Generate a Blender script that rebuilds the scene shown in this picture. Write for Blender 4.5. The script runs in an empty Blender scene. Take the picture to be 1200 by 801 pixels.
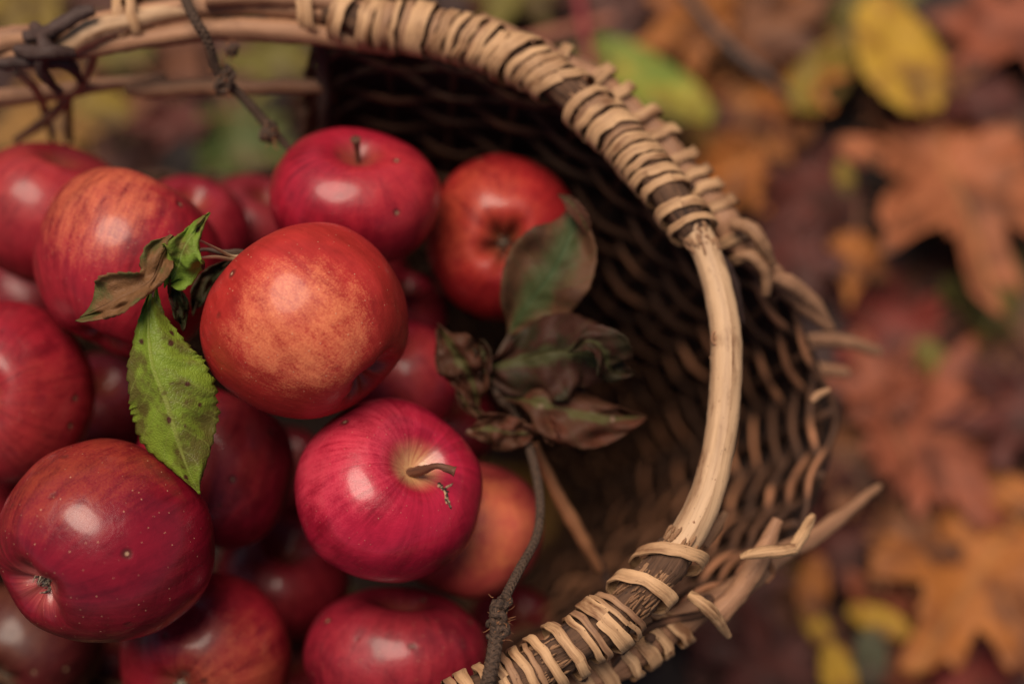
import bpy, bmesh, math, random
from mathutils import Vector, Matrix, noise
random.seed(7)
R = math.radians
scene = bpy.context.scene
COL = scene.collection

# ------------------------------------------------------------------ camera
TILT = R(15.0); TARGET = Vector((0, 0, .30)); DIST = .56; F = 1200*50/36
CAM = TARGET + DIST*Vector((0, -math.sin(TILT), math.cos(TILT)))
RGT = Vector((1, 0, 0)); UP = Vector((0, math.cos(TILT), math.sin(TILT)))
FWD = Vector((0, math.sin(TILT), -math.cos(TILT)))
def P(x, y, d):
    return CAM + FWD*d + RGT*((x-600)/F*d) + UP*((400.5-y)/F*d)
def PZ(x, y, z):
    r = FWD + RGT*((x-600)/F) + UP*((400.5-y)/F)
    return CAM + r*((z-CAM.z)/r.z)
def depth(p): return (p-CAM).dot(FWD)
GZ = -.09
def px2m(n, p): return n*depth(p)/F
cd = bpy.data.cameras.new('camera'); cam = bpy.data.objects.new('camera', cd); COL.objects.link(cam)
cam.location = CAM; cam.rotation_euler = (TILT, 0, 0)
cd.lens = 50; cd.sensor_width = 36; cd.clip_end = 100; cd.clip_start = .01
cd.dof.use_dof = True; cd.dof.focus_distance = .525; cd.dof.aperture_fstop = 2.5
scene.camera = cam

# ------------------------------------------------------------------ light
w = bpy.data.worlds.new('World'); scene.world = w; w.use_nodes = True
nt = w.node_tree; bg = nt.nodes['Background']; sky = nt.nodes.new('ShaderNodeTexSky')
SUN_EL, SUN_AZ = R(72), R(-30)          # azimuth clockwise from +Y
sky.sky_type = 'NISHITA'; sky.sun_disc = False; sky.sun_elevation = SUN_EL; sky.sun_rotation = SUN_AZ
nt.links.new(sky.outputs[0], bg.inputs[0]); bg.inputs[1].default_value = .05
ld = bpy.data.lights.new('sun', 'SUN'); sun = bpy.data.objects.new('sun', ld); COL.objects.link(sun)
ld.energy = 4.8; ld.angle = R(40); ld.color = (1, .84, .68)
sd = Vector((math.sin(SUN_AZ)*math.cos(SUN_EL), math.cos(SUN_AZ)*math.cos(SUN_EL), math.sin(SUN_EL)))
sun.rotation_euler = sd.to_track_quat('Z', 'Y').to_euler()
scene.view_settings.view_transform = 'Standard'; scene.view_settings.look = 'None'
scene.view_settings.exposure = -.15; scene.view_settings.gamma = 1.0
try: scene.cycles.use_denoising = True
except Exception: pass

# ------------------------------------------------------------------ material helpers
class NT:
    def __init__(s, name):
        s.m = bpy.data.materials.new(name); s.m.use_nodes = True; s.t = s.m.node_tree; s.t.nodes.clear()
        s.out = s.n('ShaderNodeOutputMaterial'); s.b = s.n('ShaderNodeBsdfPrincipled'); s.l(s.b.outputs[0], s.out.inputs[0])
    def n(s, ty, **k):
        o = s.t.nodes.new(ty)
        for a, v in k.items(): setattr(o, a, v)
        return o
    def l(s, a, b): s.t.links.new(a, b)
    def put(s, sock, v):
        if isinstance(v, bpy.types.NodeSocket): s.l(v, sock)
        elif v is not None: sock.default_value = v if not (isinstance(v, tuple) and len(v) == 3 and sock.type == 'RGBA') else (*v, 1)
    def math(s, op, a, b=None, c=None, clamp=False):
        o = s.n('ShaderNodeMath', operation=op, use_clamp=clamp); s.put(o.inputs[0], a)
        if b is not None: s.put(o.inputs[1], b)
        if c is not None: s.put(o.inputs[2], c)
        return o.outputs[0]
    def vec(s, op, a, b=None):
        o = s.n('ShaderNodeVectorMath', operation=op); s.put(o.inputs[0], a)
        if b is not None: s.put(o.inputs[1], b)
        return o
    def mix(s, f, a, b, mode='MIX'):
        o = s.n('ShaderNodeMix', data_type='RGBA', blend_type=mode); s.put(o.inputs[0], f); s.put(o.inputs[6], a); s.put(o.inputs[7], b); return o.outputs[2]
    def ramp(s, f, a, b, lo=0., hi=1., smooth=True):
        o = s.n('ShaderNodeMapRange', interpolation_type='SMOOTHSTEP' if smooth else 'LINEAR')
        s.put(o.inputs[0], f); s.put(o.inputs[1], a); s.put(o.inputs[2], b); s.put(o.inputs[3], lo); s.put(o.inputs[4], hi); return o.outputs[0]
    def noise(s, v, sc, det=4, rough=.55, dist=0.):
        o = s.n('ShaderNodeTexNoise'); s.put(o.inputs['Vector'], v); o.inputs['Scale'].default_value = sc
        o.inputs['Detail'].default_value = det; o.inputs['Roughness'].default_value = rough; o.inputs['Distortion'].default_value = dist
        return o.outputs[0]
    def vor(s, v, sc, feat='F1'):
        o = s.n('ShaderNodeTexVoronoi', feature=feat); s.put(o.inputs['Vector'], v); o.inputs['Scale'].default_value = sc; return o
    def bump(s, h, st=.3, d=.001, nrm=None):
        o = s.n('ShaderNodeBump'); s.put(o.inputs['Height'], h); o.inputs['Strength'].default_value = st; o.inputs['Distance'].default_value = d
        if nrm is not None: s.l(nrm, o.inputs['Normal'])
        return o.outputs[0]
    def fin(s, col, rough=.6, nrm=None, spec=.5, coat=0, coat_r=.1):
        s.put(s.b.inputs['Base Color'], col); s.put(s.b.inputs['Roughness'], rough); s.b.inputs['Specular IOR Level'].default_value = spec
        if nrm is not None: s.l(nrm, s.b.inputs['Normal'])
        s.b.inputs['Coat Weight'].default_value = coat; s.b.inputs['Coat Roughness'].default_value = coat_r
        return s.m
    def attr(s, nm, out='Vector'): return s.n('ShaderNodeAttribute', attribute_name=nm).outputs[out]
    def uv(s): return s.n('ShaderNodeUVMap').outputs[0]
    def sep(s, v):
        o = s.n('ShaderNodeSeparateXYZ'); s.put(o.inputs[0], v); return o.outputs
    def comb(s, x, y, z):
        o = s.n('ShaderNodeCombineXYZ'); s.put(o.inputs[0], x); s.put(o.inputs[1], y); s.put(o.inputs[2], z); return o.outputs[0]

def wood_mat(name, light, dark, bark=None, scale=1., bumpst=.5, rough=.62, streak=60, blot=.5):
    m = NT(name); uv = m.uv(); s = m.sep(uv); ob = m.n('ShaderNodeObjectInfo').outputs['Random']
    off = m.math('MULTIPLY', ob, 37.)
    # uv.x is metres along the rod, uv.y metres around it
    v = m.comb(m.math('MULTIPLY', s[0], streak*.35*scale), m.math('MULTIPLY', s[1], streak*6*scale), off)
    grain = m.noise(v, 1., 5, .65)
    v2 = m.comb(m.math('MULTIPLY', s[0], 45.), m.math('MULTIPLY', s[1], 110.), off)
    blotch = m.noise(v2, 1., 4, .6)
    sp = m.noise(m.comb(m.math('MULTIPLY', s[0], 500.), m.math('MULTIPLY', s[1], 900.), off), 1., 2, .5)
    f = m.math('ADD', m.ramp(grain, .35, .7, 0, .7), m.ramp(blotch, .5, .75, 0, blot), clamp=True)
    c = m.mix(f, light, dark)
    c = m.mix(m.ramp(sp, .66, .74, 0, .6), c, tuple(x*.3 for x in dark))
    c = m.mix(m.math('MULTIPLY', ob, .35), c, dark)
    h = m.math('ADD', grain, m.math('MULTIPLY', blotch, .6))
    return m.fin(c, rough, m.bump(h, bumpst, .0012), .35)

M = {}
M['peeled'] = wood_mat('peeled_wood', (.70, .46, .27), (.20, .10, .05), streak=30, bumpst=.6, rough=.55, blot=.95)
M['strip'] = wood_mat('bark_strip', (.66, .40, .21), (.18, .08, .035), streak=70, bumpst=.9, rough=.6, blot=.85)
M['strip2'] = wood_mat('old_bark_strip', (.42, .235, .125), (.16, .075, .04), streak=70, bumpst=.6, blot=.6)
M['bark'] = wood_mat('rough_bark', (.15, .075, .04), (.035, .018, .012), streak=80, bumpst=1., blot=.8, rough=.8)
M['rod'] = wood_mat('brown_rod', (.42, .22, .12), (.17, .08, .045), streak=50, bumpst=.6, blot=.6)
M['darkrod'] = wood_mat('dark_rod', (.09, .05, .04), (.03, .018, .016), streak=60, bumpst=.8)
M['twig'] = wood_mat('straw_twig', (.45, .2, .09), (.2, .08, .04), streak=60)
M['stalk'] = wood_mat('leaf_stalk', (.68, .48, .28), (.25, .13, .06), streak=60)
M['stemred'] = wood_mat('red_brown_stem', (.20, .075, .04), (.07, .03, .02), streak=80, bumpst=.8)
M['darkstem'] = wood_mat('dark_stem', (.1, .06, .04), (.04, .025, .018), streak=90)

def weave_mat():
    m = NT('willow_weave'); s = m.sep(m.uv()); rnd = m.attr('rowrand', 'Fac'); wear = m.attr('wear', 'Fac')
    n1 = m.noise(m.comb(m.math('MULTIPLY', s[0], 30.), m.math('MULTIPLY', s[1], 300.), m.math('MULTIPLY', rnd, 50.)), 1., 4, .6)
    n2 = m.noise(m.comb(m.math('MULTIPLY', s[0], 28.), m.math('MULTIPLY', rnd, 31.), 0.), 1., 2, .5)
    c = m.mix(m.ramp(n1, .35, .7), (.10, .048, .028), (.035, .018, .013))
    worn = m.math('MULTIPLY', m.math('MULTIPLY', m.ramp(n2, .38, .52), wear), m.ramp(rnd, .2, .7, .12, 1))  # real wear on the crossings, reduced by wall shade kept in the same attribute
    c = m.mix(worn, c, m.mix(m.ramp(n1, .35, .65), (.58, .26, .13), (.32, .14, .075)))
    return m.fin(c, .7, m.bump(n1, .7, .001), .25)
M['weave'] = weave_mat()

def rope_mat():
    m = NT('tarred_cord'); s = m.sep(m.uv())
    n1 = m.noise(m.comb(m.math('MULTIPLY', s[0], 900.), m.math('MULTIPLY', s[1], 2200.), 0.), 1., 3, .6)
    c = m.mix(m.ramp(n1, .3, .7), (.022, .015, .013), (.12, .07, .045))
    return m.fin(c, .8, m.bump(n1, .8, .0006), .3)
M['rope'] = rope_mat()

# ------------------------------------------------------------------ mesh helpers
def link(name, me, mat, parent=None, loc=None):
    o = bpy.data.objects.new(name, me); COL.objects.link(o)
    if mat: me.materials.append(mat)
    if loc is not None: o.location = loc
    if parent: o.parent = parent
    return o
def tag(o, label=None, cat=None, group=None, kind=None):
    if label: o['label'] = label
    if cat: o['category'] = cat
    if group: o['group'] = group
    if kind: o['kind'] = kind
    return o
def empty(name, loc=(0, 0, 0)):
    o = bpy.data.objects.new(name, None); COL.objects.link(o); o.location = loc; o.empty_display_size = .01; return o
def catmull(pts, n, closed=False):
    """pts: list of tuples/vectors of any dimension; n samples per segment"""
    P_ = [tuple(p) for p in pts]; N = len(P_); out = []
    segs = N if closed else N-1
    for i in range(segs):
        g = (lambda k: P_[k % N]) if closed else (lambda k: P_[min(max(k, 0), N-1)])
        a, b, c, d = g(i-1), g(i), g(i+1), g(i+2)
        for k in range(n):
            t = k/n; t2 = t*t; t3 = t2*t
            out.append(tuple(.5*((2*b[j]) + (c[j]-a[j])*t + (2*a[j]-5*b[j]+4*c[j]-d[j])*t2 + (-a[j]+3*b[j]-3*c[j]+d[j])*t3) for j in range(len(b))))
    if not closed: out.append(P_[-1])
    return out
class MB:
    def __init__(s): s.v = []; s.f = []; s.uv = []; s.at = {}; s.r = 0.; s.w = 0.
    def add(s, co, uv=(0, 0)):
        s.v.append(co); s.uv.append(uv); s.at.setdefault('rowrand', []).append(s.r); s.at.setdefault('wear', []).append(s.w); return len(s.v)-1
    def mesh(s, name, off=Vector((0, 0, 0)), smooth=True):
        me = bpy.data.meshes.new(name); me.from_pydata([tuple(Vector(c)-off) for c in s.v], [], s.f)
        ul = me.uv_layers.new(name='UVMap'); flat = []
        for p in me.polygons:
            for li in p.loop_indices: flat.extend(s.uv[me.loops[li].vertex_index])
        ul.data.foreach_set('uv', flat)
        for k, vals in s.at.items():
            if len(vals) == len(s.v): a = me.attributes.new(k, 'FLOAT', 'POINT'); a.data.foreach_set('value', vals)
        if smooth: me.polygons.foreach_set('use_smooth', [True]*len(me.polygons))
        me.update(); return me
    def tube(s, pts, rad, n=8, wear=None, flat=None, upv=None, cap=True, rough=0., seed=0., twist=0.):
        """pts Vectors; rad float|list ; flat=(a,b) cross-section scaling"""
        pts = [Vector(p) for p in pts]; N = len(pts)
        if not isinstance(rad, (list, tuple)): rad = [rad]*N
        nrm = None; L = 0.; rings = []
        for i in range(N):
            s.w = wear[i] if wear else 0.
            T = (pts[min(i+1, N-1)]-pts[max(i-1, 0)])
            if T.length < 1e-9: T = Vector((0, 0, 1))
            T.normalize()
            if nrm is None:
                nrm = (upv or Vector((.13, .2, 1))).copy(); nrm = nrm - T*nrm.dot(T)
                if nrm.length < 1e-3: nrm = T.orthogonal()
            else: nrm = nrm - T*nrm.dot(T)
            nrm.normalize(); B = T.cross(nrm)
            if i: L += (pts[i]-pts[i-1]).length
            ring = []
            for k in range(n+1):
                a = 2*math.pi*k/n + twist*L; r = rad[i]
                if rough and r > 0:
                    q = pts[i]+(nrm*math.cos(a)+B*math.sin(a))*r
                    r *= 1+rough*noise.noise(q*120+Vector((seed, 0, 0)))+rough*.7*noise.noise(q*350+Vector((seed, 3, 0)))
                ca, sa = math.cos(a), math.sin(a)
                if flat: ca *= flat[0]; sa *= flat[1]
                ring.append(s.add(pts[i]+(nrm*ca+B*sa)*r, (L, k/n*2*math.pi*max(rad[i], 1e-4))))
            rings.append(ring)
        for i in range(N-1):
            for k in range(n): s.f.append((rings[i][k], rings[i][k+1], rings[i+1][k+1], rings[i+1][k]))
        if cap:
            for ri, sgn in ((0, -1), (N-1, 1)):
                c = s.add(pts[ri], (0, 0)); rg = rings[ri]
                for k in range(n): s.f.append((c, rg[k+1], rg[k]) if sgn < 0 else (c, rg[k], rg[k+1]))
        return s

def wob(pts, amp, sc=60, seed=0):
    return [Vector(p)+Vector((noise.noise(Vector(p)*sc+Vector((seed, 0, 0))), noise.noise(Vector(p)*sc+Vector((seed, 9, 0))), noise.noise(Vector(p)*sc+Vector((seed, 0, 9)))))*amp for p in pts]
def pxpath(lst, n=10, plane=True):
    """list of (px,py,z,radius_px) -> points, radii in metres"""
    s = catmull(lst, n); pts = []; rs = []
    for q in s:
        p = PZ(q[0], q[1], q[2]) if plane else P(q[0], q[1], q[2])
        pts.append(p); rs.append(max(px2m(q[3], p), 1e-5))
    return pts, rs

# ------------------------------------------------------------------ apples
def apple_local(u, th, R_, dt, dbm, seed, lob=.02, tall=.88):
    """u polar angle 0(stem)..pi(calyx), th longitude"""
    sn, cs = math.sin(u), math.cos(u)
    rho = (abs(sn)**.91)*(1+.07*cs)
    z = tall*math.copysign(abs(cs)**.95, cs)
    rho *= 1+lob*math.cos(5*th+seed)*max(0, -cs)**.7+.012*math.cos(3*th+seed*2)
    z -= dt*math.exp(-(rho/.30)**2)*(1 if cs > 0 else 0)
    if cs < 0: z += dbm*math.exp(-(rho/.27)**2)*(1+.25*math.cos(5*th+seed)*min(1, rho/.2))
    q = Vector((rho*math.cos(th), rho*math.sin(th), z))
    k = 1+.035*noise.noise(q*1.3+Vector((seed, seed*1.7, 0)))
    k += .011*noise.noise(q*2.9+Vector((0, seed*2.3, seed)))
    return q*k*R_

def apple_mat(name, deep, mid, pale, pale_amt, pale_dir, streak=1., spots=.5, blem=0.42, cav=(.22, .06, .03), coat=.5, seed=0., rough=.3, tint=1., lo=.1):
    m = NT(name); p = m.attr('apc'); s = m.sep(p)
    rho = m.math('SQRT', m.math('ADD', m.math('MULTIPLY', s[0], s[0]), m.math('ADD', m.math('MULTIPLY', s[1], s[1]), .0004)))
    nx = m.math('DIVIDE', s[0], rho); ny = m.math('DIVIDE', s[1], rho)
    so = seed*3.17
    st1 = m.noise(m.comb(m.math('MULTIPLY', nx, 9.), m.math('MULTIPLY', ny, 9.), m.math('MULTIPLY_ADD', s[2], 1.6, so)), 1., 5, .62)
    st2 = m.noise(m.comb(m.math('MULTIPLY', nx, 26.), m.math('MULTIPLY', ny, 26.), m.math('MULTIPLY_ADD', s[2], 5., so)), 1., 5, .7)
    pn = m.vec('ADD', p, (so, so*.7, 0)).outputs[0]
    big = m.noise(pn, 1.5, 3, .5, .3); med = m.noise(pn, 5., 5, .6, .5); fine = m.noise(pn, 55., 3, .75)
    # base red mottling
    f = m.math('ADD', m.math('MULTIPLY', st1, .40), m.math('ADD', m.math('MULTIPLY', big, .35), m.math('ADD', m.math('MULTIPLY', st2, .15), m.math('MULTIPLY', med, .28))))
    c = m.mix(m.ramp(f, .38, .72), deep, mid)
    # pale flush on one side, broken by streaks
    d = m.vec('DOT_PRODUCT', m.vec('NORMALIZE', p).outputs[0], tuple(Vector(pale_dir).normalized())).outputs['Value']
    br = m.math('ADD', m.math('MULTIPLY', st1, .9*streak), m.math('ADD', m.math('MULTIPLY', st2, .8*streak), m.math('MULTIPLY', med, .9)))
    br = m.math('ADD', br, m.math('MULTIPLY', m.math('SUBTRACT', fine, .5), 1.3))
    pf = m.math('ADD', m.math('MULTIPLY', m.ramp(d, lo, 1., -.55, .38), 1.), m.math('SUBTRACT', br, .45*(1.7*streak+.9)+.22))
    c = m.mix(m.math('MULTIPLY', m.ramp(pf, -.2, .62), pale_amt), c, pale)
    # stem cavity and calyx russet
    cavf = m.math('MULTIPLY', m.ramp(rho, .08, .36, 1, 0), m.ramp(m.math('ADD', st2, m.math('MULTIPLY', st1, .5)), .5, .95, .2, 1.))
    c = m.mix(m.math('MULTIPLY', cavf, .9), c, cav)
    # lenticels
    v = m.vor(pn, 17.); dot = m.math('MULTIPLY', m.ramp(v.outputs['Distance'], .06, .15, 1, 0), m.ramp(m.sep(v.outputs['Color'])[0], .35, .9))
    c = m.mix(m.math('MULTIPLY', dot, spots), c, (.62, .33, .2))
    # scars: few dark spots with pale heart
    v2 = m.vor(m.vec('ADD', pn, (5.3, 2.1, 7.7)).outputs[0], 3.1); sel = m.ramp(m.sep(v2.outputs['Color'])[1], 1-blem, 1-blem+.02)
    dd = m.math('ADD', v2.outputs['Distance'], m.math('MULTIPLY', m.math('SUBTRACT', med, .5), .12))
    ring = m.math('MULTIPLY', m.ramp(dd, .07, .22, 1, 0), sel); heart = m.math('MULTIPLY', m.ramp(dd, .035, .075, 1, 0), sel)
    c = m.mix(m.math('MULTIPLY', ring, .75), c, (.06, .02, .014)); c = m.mix(heart, c, (.4, .24, .15))
    rg = m.math('ADD', m.math('MULTIPLY', fine, .14), rough-.04)
    rg = m.math('ADD', rg, m.math('MULTIPLY', med, .12))
    h = m.math('ADD', m.math('MULTIPLY', fine, .3), m.math('ADD', m.math('MULTIPLY', med, 1.4), m.math('SUBTRACT', m.math('MULTIPLY', dot, .4), m.math('MULTIPLY', ring, 1.5))))
    return m.fin(c, rg, m.bump(h, .35, .0008), .28, coat*.6, .15)

DEEP = (.17, .006, .014); MID = (.42, .013, .03); PINK = (.60, .022, .055); ORG = (.70, .30, .09); SALM = (.62, .15, .06)
AP = []   # (label, cx,cy, rx,ry, depth, axis(view: right,up,toward), flags, mat kwargs)
def A(label, cx, cy, rx, ry, d, ax, show, tall=.88, dt=.34, db=.24, **k):
    AP.append(dict(label=label, cx=cx, cy=cy, rx=rx, ry=ry, d=d, ax=ax, show=show, tall=tall, dt=dt, db=db, mk=k))
A('orange-red speckled apple with a leafy stalk, in the middle on top of the heap', 363, 379, 121, 116, .545, (-.70, .62, -.2), 'sc', tall=.93, db=.32,
  deep=(.45, .025, .02), mid=(.55, .035, .03), pale=(.92, .30, .13), pale_amt=.75, pale_dir=(.05, -.1, 1), lo=.35, streak=.5, spots=.9, blem=0.24, coat=.35, rough=.38)
A('large glossy dark red apple at lower left showing its pale calyx on the left', 121, 637, 126, 119, .540, (.52, .40, -.72), 'c', tall=.92,
  deep=(.12, .005, .010), mid=(.27, .009, .02), pale=(.45, .09, .03), pale_amt=.45, pale_dir=(-.2, .9, .4), streak=.6, spots=1., blem=0.28, cav=(.5, .12, .1), rough=.22, coat=.7)
A('shiny pink-red apple with a cracked stem hollow, below the middle apple', 453, 577, 111, 107, .560, (.46, .46, .70), 's', dt=.30,
  deep=(.33, .008, .022), mid=(.56, .016, .045), pale=(.8, .1, .14), pale_amt=.4, pale_dir=(-.4, .6, .6), streak=1., spots=.4, blem=0.22, cav=(.62, .42, .18), rough=.24, coat=.7)
A('bright red apple with a short upright stalk at the top of the heap', 416, 233, 100, 89, .600, (.12, .72, .62), 's', tall=.84, dt=.26,
  deep=(.25, .008, .018), mid=(.44, .014, .03), pale=(.6, .06, .05), pale_amt=.4, pale_dir=(.5, .2, .6), streak=.6, spots=.2, blem=0.17, rough=.3)
A('red apple with yellow and pink streaks behind the small brown leaf, upper left', 152, 312, 106, 121, .590, (.25, .80, -.25), '',
  deep=(.20, .008, .014), mid=(.45, .02, .03), pale=(.74, .22, .09), pale_amt=.6, pale_dir=(-.15, .65, .7), lo=.35, streak=.8, spots=.5, blem=0.24, rough=.33)
A('orange-red apple with a dark open calyx, right of the bright red stalked one', 590, 280, 91, 97, .640, (-.03, .15, -.98), 'c', tall=.9, db=.36,
  deep=(.22, .009, .013), mid=(.42, .022, .024), pale=(.70, .16, .06), pale_amt=.35, pale_dir=(-.3, .2, .8), streak=.5, spots=.2, blem=0.17, cav=(.045, .035, .012), rough=.33)
A('shaded red apple with two pale scars, between the big green leaf and the pink-red apple', 252, 548, 92, 106, .610, (.25, .7, -.2), '',
  deep=(.17, .007, .014), mid=(.38, .014, .03), pale=(.45, .08, .05), pale_amt=.4, pale_dir=(.2, .3, .9), streak=.4, spots=.4, blem=0.57, rough=.3)
A('dark red apple showing its calyx at the bottom edge, right of the large glossy one', 240, 768, 100, 97, .600, (.2, .30, -.92), 'c',
  deep=(.19, .007, .014), mid=(.42, .02, .03), pale=(.6, .2, .08), pale_amt=.45, pale_dir=(.5, -.2, .8), streak=.7, spots=.5, blem=0.32, rough=.28)
A('dull crimson apple with small dark spots, at the bottom beside the knotted cord', 463, 768, 107, 88, .600, (.1, .85, .1), '',
  deep=(.15, .008, .015), mid=(.34, .016, .03), pale=(.4, .05, .05), pale_amt=.4, pale_dir=(0, .2, .9), streak=.3, spots=.6, blem=0.67, rough=.34)
A('deep red apple cut by the left edge with its calyx turned to the viewer', 8, 462, 97, 108, .600, (.08, .02, -.98), 'c',
  deep=(.19, .007, .014), mid=(.42, .02, .03), pale=(.55, .12, .06), pale_amt=.2, pale_dir=(.7, -.3, .7), streak=.5, spots=.3, blem=0.47, cav=(.3, .13, .05), rough=.3)
A('soft red apple in the upper left corner below the basket rim', 58, 252, 93, 92, .625, (.30, .80, .30), '', dt=.22,
  deep=(.22, .01, .016), mid=(.42, .022, .03), pale=(.5, .08, .06), pale_amt=.4, pale_dir=(-.2, .4, .8), streak=.5, spots=.2, blem=0.32, rough=.38)
A('salmon and orange mottled apple half hidden behind the pink-red one, beside the cord', 546, 618, 92, 92, .625, (.2, .9, .1), '',
  deep=(.62, .05, .07), mid=(.80, .12, .10), pale=(.9, .32, .10), pale_amt=.6, pale_dir=(.3, .2, .9), streak=.25, spots=.2, blem=0.24, rough=.36)
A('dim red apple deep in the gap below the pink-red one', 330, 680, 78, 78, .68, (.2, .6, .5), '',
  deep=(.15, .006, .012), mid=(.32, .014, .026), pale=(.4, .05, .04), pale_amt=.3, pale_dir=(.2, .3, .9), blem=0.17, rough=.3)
A('red apple peeping out under the right side of the middle apple', 472, 445, 68, 74, .645, (-.2, .7, .5), '',
  deep=(.22, .008, .016), mid=(.48, .02, .04), pale=(.5, .1, .06), pale_amt=.4, pale_dir=(.2, .3, .9), blem=0.22, rough=.3)
A('small red apple sliver between the middle apple and the brown leaf sprig', 470, 370, 52, 56, .685, (.2, .7, .4), '',
  deep=(.2, .008, .016), mid=(.42, .018, .035), pale=(.5, .1, .06), pale_amt=.3, pale_dir=(.2, .3, .9), blem=0.17)
A('dark red apple just behind the curled green leaf tip', 222, 275, 70, 72, .645, (.2, .6, .5), '',
  deep=(.17, .007, .014), mid=(.33, .014, .026), pale=(.4, .06, .05), pale_amt=.3, pale_dir=(.2, .3, .9), blem=0.42)
A('blurred red apple far back, left of the bright red stalked one', 300, 262, 66, 58, .69, (.3, .6, .5), '',
  deep=(.2, .01, .018), mid=(.36, .02, .03), pale=(.4, .06, .05), pale_amt=.3, pale_dir=(.2, .3, .9), blem=0.17, rough=.4)
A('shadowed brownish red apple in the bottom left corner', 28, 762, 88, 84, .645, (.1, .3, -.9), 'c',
  deep=(.05, .006, .007), mid=(.10, .012, .012), pale=(.14, .06, .03), pale_amt=.5, pale_dir=(0, .6, .7), blem=0.62, cav=(.1, .05, .03), rough=.4)  # skin colours darkened, shade of the deep corner put into them
A('red apple on the left edge tucked behind the large glossy one', -42, 612, 74, 74, .64, (.1, .5, .7), '',
  deep=(.16, .007, .014), mid=(.33, .016, .026), pale=(.4, .06, .05), pale_amt=.3, pale_dir=(.2, .3, .9), blem=0.22)
NV = len(AP)
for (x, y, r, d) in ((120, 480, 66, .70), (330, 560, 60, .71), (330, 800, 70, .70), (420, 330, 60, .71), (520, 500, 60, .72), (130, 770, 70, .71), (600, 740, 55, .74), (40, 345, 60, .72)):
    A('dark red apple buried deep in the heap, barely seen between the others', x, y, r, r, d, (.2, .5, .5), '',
      deep=(.12, .006, .01), mid=(.25, .012, .02), pale=(.3, .05, .04), pale_amt=.3, pale_dir=(.2, .3, .9), blem=0.22)

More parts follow.
